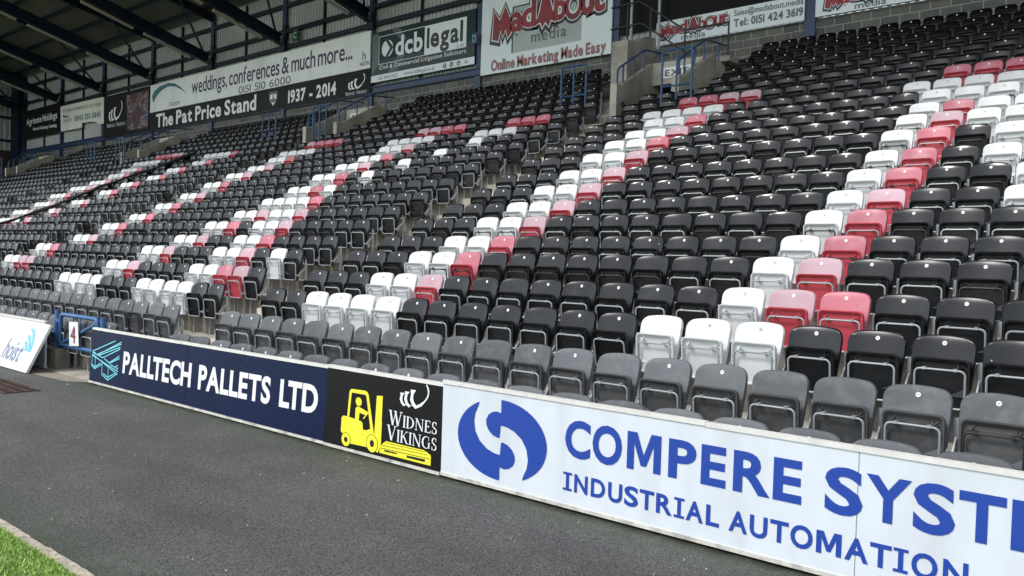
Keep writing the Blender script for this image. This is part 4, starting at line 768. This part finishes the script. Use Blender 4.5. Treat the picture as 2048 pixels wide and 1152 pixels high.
def mad(t, x0, x1, z, h, k=1.0):
    w = (x1-x0)/4.66
    items = [('M', 0, .86, 0.0, 1.0), ('a', .80, 1.36, .12, .80), ('d', 1.30, 1.92, .18, 1.12), ('A', 1.88, 2.72, .16, 1.0), ('b', 2.66, 3.16, .20, 1.12), ('O', 3.10, 3.80, .12, 1.05), ('u', 3.74, 4.22, .20, .98), ('t', 4.16, 4.66, .20, 1.12)]
    for nm, gr, mm_, dz in (('letter_shadow', .095, M_GBLK, -.04), ('letter_outline', .030, M_BAN2, 0.0), ('lettering', 0.0, M_GRED, 0.0)):
        mb = MB(); pv.next(); pv.next(); pv.next(); pv.next()
        for ch, a, b_, z0, z1 in items:
            g = gr*w*1.3
            if ch in 'MA':
                base = MZ if ch == 'M' else AZ; xx = max(p[0] for p in base)
                P = [(x0+(a+p[0]/xx*(b_-a))*w, z+h*(z0+p[1]*(z1-z0))+dz*h) for p in base]
                if sum(P[i-1][0]*P[i][1]-P[i][0]*P[i-1][1] for i in range(len(P))) > 0: P = P[::-1]
                if g: P = grow(P, g)
                poly(mb, P, pv)
            else:
                vs, fs = glyph(ch, .035)
                if nm != 'lettering':
                    vs, fs = glyph(ch, .035+(.05 if nm == 'letter_outline' else .09))
                place_glyph(mb, vs, fs, x0+a*w-g*.7, x0+b_*w+g*.7, z+h*z0-g*.7+dz*h, z+h*z1+g*.7+dz*h, pv, fit_y=True)
        mb.build(nm, mm_, t)
    pv.next()
mad(b, -18.94, -14.28, 9.70, 1.0)
T(b, 'subheading', 'media', -17.2, -15.75, 9.36, 9.36, .36, M_GGRY, ref='asc', bold=.01, gap=.14)
pv.next(); text('Online Marketing Made Easy', -18.96, -14.2, 8.64, 8.64, .34, pv, bold=.035, gap=.07, space=.22).build('slogan_outline', M_GGRY, b)
T(b, 'slogan', 'Online Marketing Made Easy', -18.94, -14.22, 8.655, 8.655, .31, mat('pale_red_graphic', (.45, .12, .13), .5), bold=.005, gap=.10, space=.22)
b = banner('white media contact banner with phone number, right of the stairs', rect(-12.43, -8.03, 8.54, 9.20), M_BAN2)
mad(b, -12.3, -10.15, 8.73, .36); T(b, 'subheading', 'media', -11.6, -10.84, 8.575, 8.575, .15, M_GGRY, ref='asc')
T(b, 'email_address', 'Sales@madabout.media', -9.99, -8.06, 8.98, 8.97, .16, M_GGRY, ref='asc', bold=.006); T(b, 'phone_number', 'Tel: 0151 424 3619', -9.99, -8.06, 8.68, 8.68, .20, M_GGRY, bold=.028, ref='asc')
b = banner('white media banner cut by the top edge of the picture', rect(-7.74, -2.1, 8.56, 9.25), M_BAN2)
mad(b, -7.5, -5.35, 8.74, .36); T(b, 'subheading', 'media', -6.75, -6.0, 8.60, 8.60, .15, M_GGRY, ref='asc', bold=.006)
# block letters
t = thing('block_sign', (-30.5, WALL_Y-.2, 11.7), 'small green plate with a white C on the cladding', 'sign')
mb = MB(); mb.box(-30.72, -30.30, WALL_Y-.22, WALL_Y-.19, 11.45, 11.97); mb.build('plate', M_SIGNG, t)
mb = MB(); vs, fs = glyph('C', .02); place_glyph(mb, vs, fs, -30.62, -30.40, 11.57, 11.85, lambda x, z: (x, WALL_Y-.224, z), fit_y=True); mb.build('letter', M_GWHT, t)
t = thing('block_sign', (-19.66, WALL_Y-.31, 9.8), 'small pale blue D painted plate on the blue column', 'sign')
mb = MB(); mb.box(-19.78, -19.54, WALL_Y-.325, WALL_Y-.305, 9.66, 10.04); mb.build('plate', M_NAVB, t)
mb = MB(); vs, fs = glyph('D', .0); place_glyph(mb, vs, fs, -19.75, -19.58, 9.72, 9.97, lambda x, z: (x, WALL_Y-.328, z), fit_y=True); mb.build('letter', M_GSKY, t)
# strip lights along the roof trusses
LB = ['at the back', 'midway', 'towards the front', 'near the front']
NM = {-19.66: 'sixth', -25.5: 'fifth', -31.5: 'fourth', -37.6: 'third', -43.75: 'second', -49.75: 'first'}
for x in (-25.5, -31.5, -37.6, -43.75, -49.75, -55.8):
    for k, (ya, yb) in enumerate(((14.9, 12.6), (12.1, 9.8), (9.3, 7.0), (6.5, 4.2))):
        mb = MB(); mb.bar((x-.25, ya, rz_bot(ya)-.06), (x-.25, yb, rz_bot(yb)-.06), .14, .09)
        o = mb.build('strip_light', M_LIT)
        tag(o, 'unlit pale strip light under a dark steel roof truss', 'strip light', 'unlit strip lights under the roof trusses')
# thin black strip running straight down over the far seats
mb = MB(); st = [Vector(p) for p in STRIP]
pts = [(-30.35+.12*math.sin(p.y*1.3), p.y, p.z+.02) for p in st]
dense = []
for a, c in zip(pts[:-1], pts[1:]):
    for k in range(4):
        f = k/4; dense.append(tuple(a[i]*(1-f)+c[i]*f for i in range(3)))
dense.append(pts[-1]); n = len(dense)
for lo in (0.0, .03):
    pass
vs = [(p[0]-.20, p[1], p[2]+.02*math.sin(i)) for i, p in enumerate(dense)]+[(p[0]+.20, p[1], p[2]+.02*math.cos(i*1.3)) for i, p in enumerate(dense)]
vs += [(v[0], v[1]+.01, v[2]-.05) for v in vs]
mb.add(vs, [(i, i+1, n+i+1, n+i) for i in range(n-1)]+[(2*n+i, 3*n+i, 3*n+i+1, 2*n+i+1) for i in range(n-1)]+[(i, 2*n+i, 2*n+i+1, i+1) for i in range(n-1)]+[(n+i, n+i+1, 3*n+i+1, 3*n+i) for i in range(n-1)])
tag(mb.build('dark_strip', M_STRIP), 'black strip running down over the seats at left', 'cover strip')

# ------------------------------------------------------------------ seats
# template shapes, local axes: x along the row, -y towards the pitch, z up from the tread; the number disc sits at y=0, z=.745
def back_shape(nx=14, nz=10, W=.2125, top=.80, bot=.37, r=.080):
    zs = []
    for k in range(6): zs.append(top-r*(1-math.cos(math.radians(8+82*k/5))))
    zs += list(np.linspace(top-r-.02, bot, nz-4))
    mb = MB()
    def hw(z):
        w = W
        if z > top-r: w = W-r+math.sqrt(max(0, r*r-(r-(top-z))**2))
        if z < bot+.05: w -= (1-math.sqrt(max(0, 1-((bot+.05-z)/.05)**2)))*.04
        return w - max(0, (.66-z))*.05
    def P(u, z, off=0.0):
        x = hw(z)*u
        zz = z + .010*(1-u*u)*(1 if z > .62 else max(0, (z-.5)/.12))
        y = -(.745-z)*.25 - .034*(x/W)**2 + .002
        if z > .752: y += ((z-.752)/.048)**2*.008
        return (x, y+off, zz)
    us = np.linspace(-1, 1, nx)
    rows = [[P(u, z) for u in us] for z in zs]
    vs = [p for rw in rows for p in rw]; n = nx
    fs = [(i*n+j, (i+1)*n+j, (i+1)*n+j+1, i*n+j+1) for i in range(len(zs)-1) for j in range(n-1)]
    # rim folded backwards, then the rear face
    loop = [j for j in range(n)]+[i*n+n-1 for i in range(1, len(zs))]+[(len(zs)-1)*n+j for j in range(n-2, -1, -1)]+[i*n for i in range(len(zs)-2, 0, -1)]
    L = len(loop); b0 = len(vs)
    cen = Vector((0, 0, (top+bot)/2))
    for li in loop:
        p = vs[li]; q = Vector((p[0], 0, p[2])) - Vector((0, 0, .6)); s = 1+.006/max(.05, q.length); vs.append((p[0]*s, p[1]+.010, .6+(p[2]-.6)*s))
    for li in loop: p = vs[li]; q = Vector((p[0], 0, p[2])) - Vector((0, 0, .6)); s = 1+.006/max(.05, q.length); vs.append((p[0]*s, p[1]+.034, .6+(p[2]-.6)*s))
    for k in range(L):
        a, b = loop[k], loop[(k+1) % L]; fs.append((a, b, b0+(k+1) % L, b0+k)); fs.append((b0+k, b0+(k+1) % L, b0+L+(k+1) % L, b0+L+k))
    o = len(vs); vs += [(p[0], p[1]+.016, p[2]) for rw in rows for p in rw]
    fs += [(o+i*n+j, o+i*n+j+1, o+(i+1)*n+j+1, o+(i+1)*n+j) for i in range(len(zs)-1) for j in range(n-1)]
    mb.add(vs, fs); return mb
PT, PB = .648, .272
def py(z): return -.155+(PT-z)*.10
def rrect(w, zb, zt, r, n=4):
    out = []
    for cx, cz, a0 in ((w-r, zt-r, 0), (-w+r, zt-r, 90), (-w+r, zb+r, 180), (w-r, zb+r, 270)):
        for k in range(n+1):
            a = math.radians(a0+90*k/n); out.append((cx+r*math.cos(a), cz+r*math.sin(a)))
    return out
def pan_shape(n=4):
    mb = MB()
    o = rrect(.197, PB, PT, .045, n); i1 = rrect(.186, PB+.011, PT-.011, .036, n); i2 = rrect(.178, PB+.020, PT-.040, .03, n)
    N = len(o)
    vs = [(x, py(z)+.034, z) for x, z in o]+[(x, py(z)+.004, z) for x, z in o]+[(x*.99, py(z), .5*(PT+PB)+(z-.5*(PT+PB))*.99) for x, z in o]+[(x, py(z), z) for x, z in i1]+[(x, py(z)+.030, z) for x, z in i2]
    fs = []
    for l in range(4): fs += [(l*N+k, l*N+(k+1) % N, (l+1)*N+(k+1) % N, (l+1)*N+k) for k in range(N)]
    fs += [tuple(4*N+k for k in range(N)), tuple(range(N))[::-1]]
    mb.add(vs, fs)
    for sx in (-1, 1):                                   # the little ribs that hold the tube
        c = Vector((sx*.128, py(.585)+.030, .585))
        for d in ((.045, .03), (-.02, .05), (.05, -.015)):
            a = c+Vector((sx*d[0]*.8, 0, d[1]*.8)); nrm = Vector((d[1], 0, -sx*d[0])).normalized()*.004
            mb.add([c+nrm, c-nrm, a-nrm, a+nrm, c+Vector((0, -.030, -.01))], [(0, 1, 4), (1, 2, 4), (2, 3, 4), (3, 0, 4)])
    return mb
def tube_shape(n=8):
    mb = MB(); mb.tube([(x, py(z)-.006, z) for x, z in rrect(.170, .282, .562, .038, 3 if n < 8 else 4)], .0084, n, closed=True)
    for sx in (-1, 1):
        mb.tube([(sx*.170, py(.36)-.004, .36), (sx*.236, py(.36)+.002, .36)], .0085, n)
    if n >= 8:
        for sx in (-1, 1): mb.box(sx*.105-.014, sx*.105+.014, py(.562)-.018, py(.562)+.028, .556, .576)
    return mb
def post_shape():
    mb = MB(); mb.box(.2255, .2545, .004, .012, 0.0, .63); mb.box(.2365, .2435, .012, .04, 0, .60); mb.bar((.240, .004, .49), (.240, -.135, .345), .012, .034); mb.box(.222, .258, -.05, .06, 0, .008)
    return mb
def disc_shape(n=12):
    mb = MB(); yb = -.0025
    mb.add([(.017*math.cos(2*math.pi*k/n), yb+.0006-.25*.017*-math.sin(2*math.pi*k/n)*1.0, .745+.010+.017*math.sin(2*math.pi*k/n)) for k in range(n)], [tuple(range(n))]); return mb
def digits_shape(num):
    mb = MB(); s = str(num); w = .0052; x = -len(s)*w/2
    for ch in s:
        vs, fs = glyph(ch, 0.0); place_glyph(mb, vs, fs, x+.0006, x+w-.0006, .7505, .7595, lambda xx, z: (xx, -.0032-.25*(.755-z), z), fit_y=True); x += w
    return mb
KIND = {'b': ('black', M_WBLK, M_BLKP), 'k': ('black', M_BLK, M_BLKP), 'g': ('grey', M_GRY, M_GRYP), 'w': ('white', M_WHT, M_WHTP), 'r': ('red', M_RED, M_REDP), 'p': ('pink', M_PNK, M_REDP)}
rs0 = random.Random(5)
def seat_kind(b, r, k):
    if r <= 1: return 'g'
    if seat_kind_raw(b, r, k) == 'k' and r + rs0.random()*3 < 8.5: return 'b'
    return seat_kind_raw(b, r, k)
def seat_kind_raw(b, r, k):
    e = COL.get(b, {}).get(r)
    if e and e[0] <= k < e[0]+len(e[1]) and e[1][k-e[0]]: return 'kwrp'[e[1][k-e[0]]]
    return 'k'
def project(p):
    d = Vector(p)-Vector(CAMP); k = d.dot(_f)
    if k < .1: return None
    return (1024+FPX*d.dot(_r)/k, 576-FPX*d.dot(_u)/k, k)
rs = random.Random(11)
seats = []
for b, xs in BLOCKS.items():
    for r in range(22):
        for k, x in enumerate(xs):
            if not seat_here(b, r, k): continue
            kd = seat_kind(b, r, k); pos = (x, D*r, TZ[r]+lift(x))
            q = project((x, D*r, pos[2]+.70)); vis = q is not None and -10 < q[0] < 2058 and -5 < q[1] < 1157
            dark_tube = rs.random() < (.38 if (b == 'A' and r > 3) else (.30 if r > 4 else .03)) or r >= 15
            disc = rs.random() < (.62 if r == 1 else .9) if kd in 'kgb' else (kd != 'w' or rs.random() < .8)
            seats.append(dict(b=b, r=r, k=k, kd=kd, pos=pos, vis=vis, depth=q[2] if q else 1e3, dt=dark_tube, disc=disc, sticker=(r > 7 and rs.random() < .09), jit=(rs.uniform(-.006, .006), rs.uniform(-.022, .022), rs.uniform(-.012, .012), rs.gauss(0, .036) if rs.random() > .03 else rs.uniform(.08, .22)),
                              num=100+(k*7+r*3) % 90))
cand = [s for s in seats if s['vis']]
cand.sort(key=lambda s: s['depth']*(2.2 if s['r'] == 0 else 1))
near = cand[:300]; nid = {(s['b'], s['r'], s['k']) for s in near}

def to_mesh(mb, name, m, smooth=40):
    me = bpy.data.meshes.new(name); me.from_pydata(mb.v, [], mb.f); me.materials.append(m); me.update()
    me.shade_smooth(); me.set_sharp_from_angle(angle=math.radians(smooth)); return me
proto_me = {}
BS, PS, TS, TL, PO, DS = back_shape(), pan_shape(), tube_shape(8), tube_shape(5), post_shape(), disc_shape()
for kd, (nm, mb_, mp_) in KIND.items():
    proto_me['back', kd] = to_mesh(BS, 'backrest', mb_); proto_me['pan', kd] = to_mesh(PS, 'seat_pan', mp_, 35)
proto_me['tube', 0] = to_mesh(TS, 'tube_frame', M_STL); proto_me['tube', 1] = to_mesh(TS, 'tube_frame', M_DKS)
proto_me['post', 0] = to_mesh(PO, 'support_post', M_STL, 20)
proto_me['disc', 'l'] = to_mesh(DS, 'number_disc', M_DISC); proto_me['disc', 'd'] = to_mesh(DS, 'number_disc', M_DISCG)
ORD = ['', 'first', 'second', 'third', 'fourth', 'fifth', 'sixth', 'seventh', 'eighth', 'ninth', 'tenth', 'eleventh', 'twelfth', 'thirteenth', 'fourteenth', 'fifteenth', 'sixteenth', 'seventeenth', 'eighteenth', 'nineteenth', 'twentieth', 'twenty-first', 'twenty-second', 'twenty-third', 'twenty-fourth']
def seat_label(s):
    col = {'k': 'black', 'b': 'black', 'g': 'faded grey', 'w': 'white', 'r': 'red', 'p': 'sun-bleached pink'}[s['kd']]
    row = {0: 'front row behind the boards', 1: 'fully visible grey second row'}.get(s['r'], '%s row up' % ORD[s['r']+1])
    if s['b'] == 'A': return '%s seat, %s right of the nearest aisle steps, %s' % (col, ORD[24-s['k']], row)
    return '%s seat, %s left of the nearest aisle steps, %s' % (col, ORD[s['k']+1], row)
PIV = (0, -.112, .30)
PARTS = [('backrest', 'back'), ('seat_pan', 'pan'), ('tube_frame', 'tube'), ('support_post', 'post'), ('number_disc', 'disc')]
dig = {}
for s in near:
    root = bpy.data.objects.new('stadium_seat', None); COLL.objects.link(root); root.location = s['pos']; root.rotation_euler = (s['jit'][1]*.6, 0, s['jit'][1]); root.empty_display_size = .1
    tag(root, seat_label(s), 'seat', 'tip-up seats on the terrace')
    dk = 'd' if s['kd'] == 'w' else 'l'
    for nm, key in PARTS:
        if key == 'disc' and not s['disc']: continue
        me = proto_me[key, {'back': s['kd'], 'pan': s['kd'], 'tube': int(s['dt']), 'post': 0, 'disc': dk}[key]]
        o = bpy.data.objects.new(nm, me); COLL.objects.link(o); o.parent = root
        if key in ('pan', 'tube'):
            tl = s['jit'][3]; o.rotation_euler.x = tl; o.location = Vector(PIV)-Matrix.Rotation(tl, 3, 'X') @ Vector(PIV)
        if key == 'disc' and s['depth'] < 7.5:
            if s['num'] not in dig: dig[s['num']] = to_mesh(digits_shape(s['num']), 'number', M_DIGIT)
            d = bpy.data.objects.new('number', dig[s['num']]); COLL.objects.link(d); d.parent = o
    if s['b'] == 'A' and s['k'] == 23 and s['r'] == 0: pass

# every other seat of the stand, past the three hundred that show largest, as one object
SLOTS = [M_WBLK, M_BLK, M_BLKP, M_GRY, M_GRYP, M_WHT, M_WHTP, M_RED, M_REDP, M_PNK, M_STL, M_DKS, M_DISC, M_DISCG]
SI = {m: i for i, m in enumerate(SLOTS)}
def arr(mb): return np.array(mb.v, float), mb.f
BS2 = back_shape(8, 7); PS2 = pan_shape(2)
def tmpl(lod): return dict(back=arr(BS if lod == 0 else BS2), pan=arr(PS if lod == 0 else PS2), tube=arr(TL if lod == 0 else tube_shape(4)), post=arr(PO), disc=arr(disc_shape(8)))
TM = [tmpl(0), tmpl(1)]
st_v = np.array([(.03, -.004, .725), (.075, -.006, .722), (.078, -.001, .748), (.033, .001, .751)])
def far_seats():
    V, lv, ls, lt, mi, off, lo = [], [], [], [], [], 0, 0
    cache = {}
    def put(key, arrv, faces, m, M3, t):
        nonlocal off, lo
        ck = key
        if ck not in cache:
            cache[ck] = (np.array([i for f in faces for i in f], np.int32), np.array([len(f) for f in faces], np.int32))
        idx, cnt = cache[ck]
        V.append(arrv @ M3.T + t); lv.append(idx+off); ls.append(np.concatenate([[0], np.cumsum(cnt)[:-1]])+lo); lt.append(cnt)
        mi.append(np.full(len(cnt), SI[m], np.int32)); off += len(arrv); lo += len(idx)
    for s in seats:
        if (s['b'], s['r'], s['k']) in nid: continue
        lod = 0 if s['depth'] < 24 else 1; T_ = TM[lod]
        a = s['jit'][1]; M3 = np.array([[math.cos(a), -math.sin(a), 0], [math.sin(a), math.cos(a), 0], [0, 0, 1]]); t = np.array(s['pos'])
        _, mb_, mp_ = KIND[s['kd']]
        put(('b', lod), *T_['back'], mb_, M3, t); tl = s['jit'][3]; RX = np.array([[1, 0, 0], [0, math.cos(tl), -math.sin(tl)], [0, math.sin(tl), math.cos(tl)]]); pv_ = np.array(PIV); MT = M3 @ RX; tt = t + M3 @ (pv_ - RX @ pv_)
        put(('p', lod), *T_['pan'], mp_, MT, tt)
        put(('t', lod), *T_['tube'], M_DKS if s['dt'] else M_STL, MT, tt); put(('o', lod), *T_['post'], M_STL, M3, t)
        if s['disc']: put(('d', lod), *T_['disc'], M_DISCG if s['kd'] == 'w' else M_DISC, M3, t)
        if s['sticker']: put('s', st_v, [(0, 1, 2, 3)], M_DISC, M3, t)
    me = bpy.data.meshes.new('distant_seats'); V = np.concatenate(V); lv = np.concatenate(lv); ls = np.concatenate(ls); lt = np.concatenate(lt); mi = np.concatenate(mi)
    me.vertices.add(len(V)); me.vertices.foreach_set('co', V.astype(np.float32).ravel()); me.loops.add(len(lv)); me.loops.foreach_set('vertex_index', lv.astype(np.int32))
    me.polygons.add(len(ls)); me.polygons.foreach_set('loop_start', ls.astype(np.int32)); me.polygons.foreach_set('loop_total', lt)
    for m in SLOTS: me.materials.append(m)
    me.polygons.foreach_set('material_index', mi); me.update(calc_edges=True); me.validate()
    me.shade_smooth(); me.set_sharp_from_angle(angle=math.radians(40))
    o = bpy.data.objects.new('distant_seats', me); COLL.objects.link(o)
    tag(o, 'mass of black, white and red tip-up seats farther up the terrace', 'seats', None, 'stuff')
far_seats()
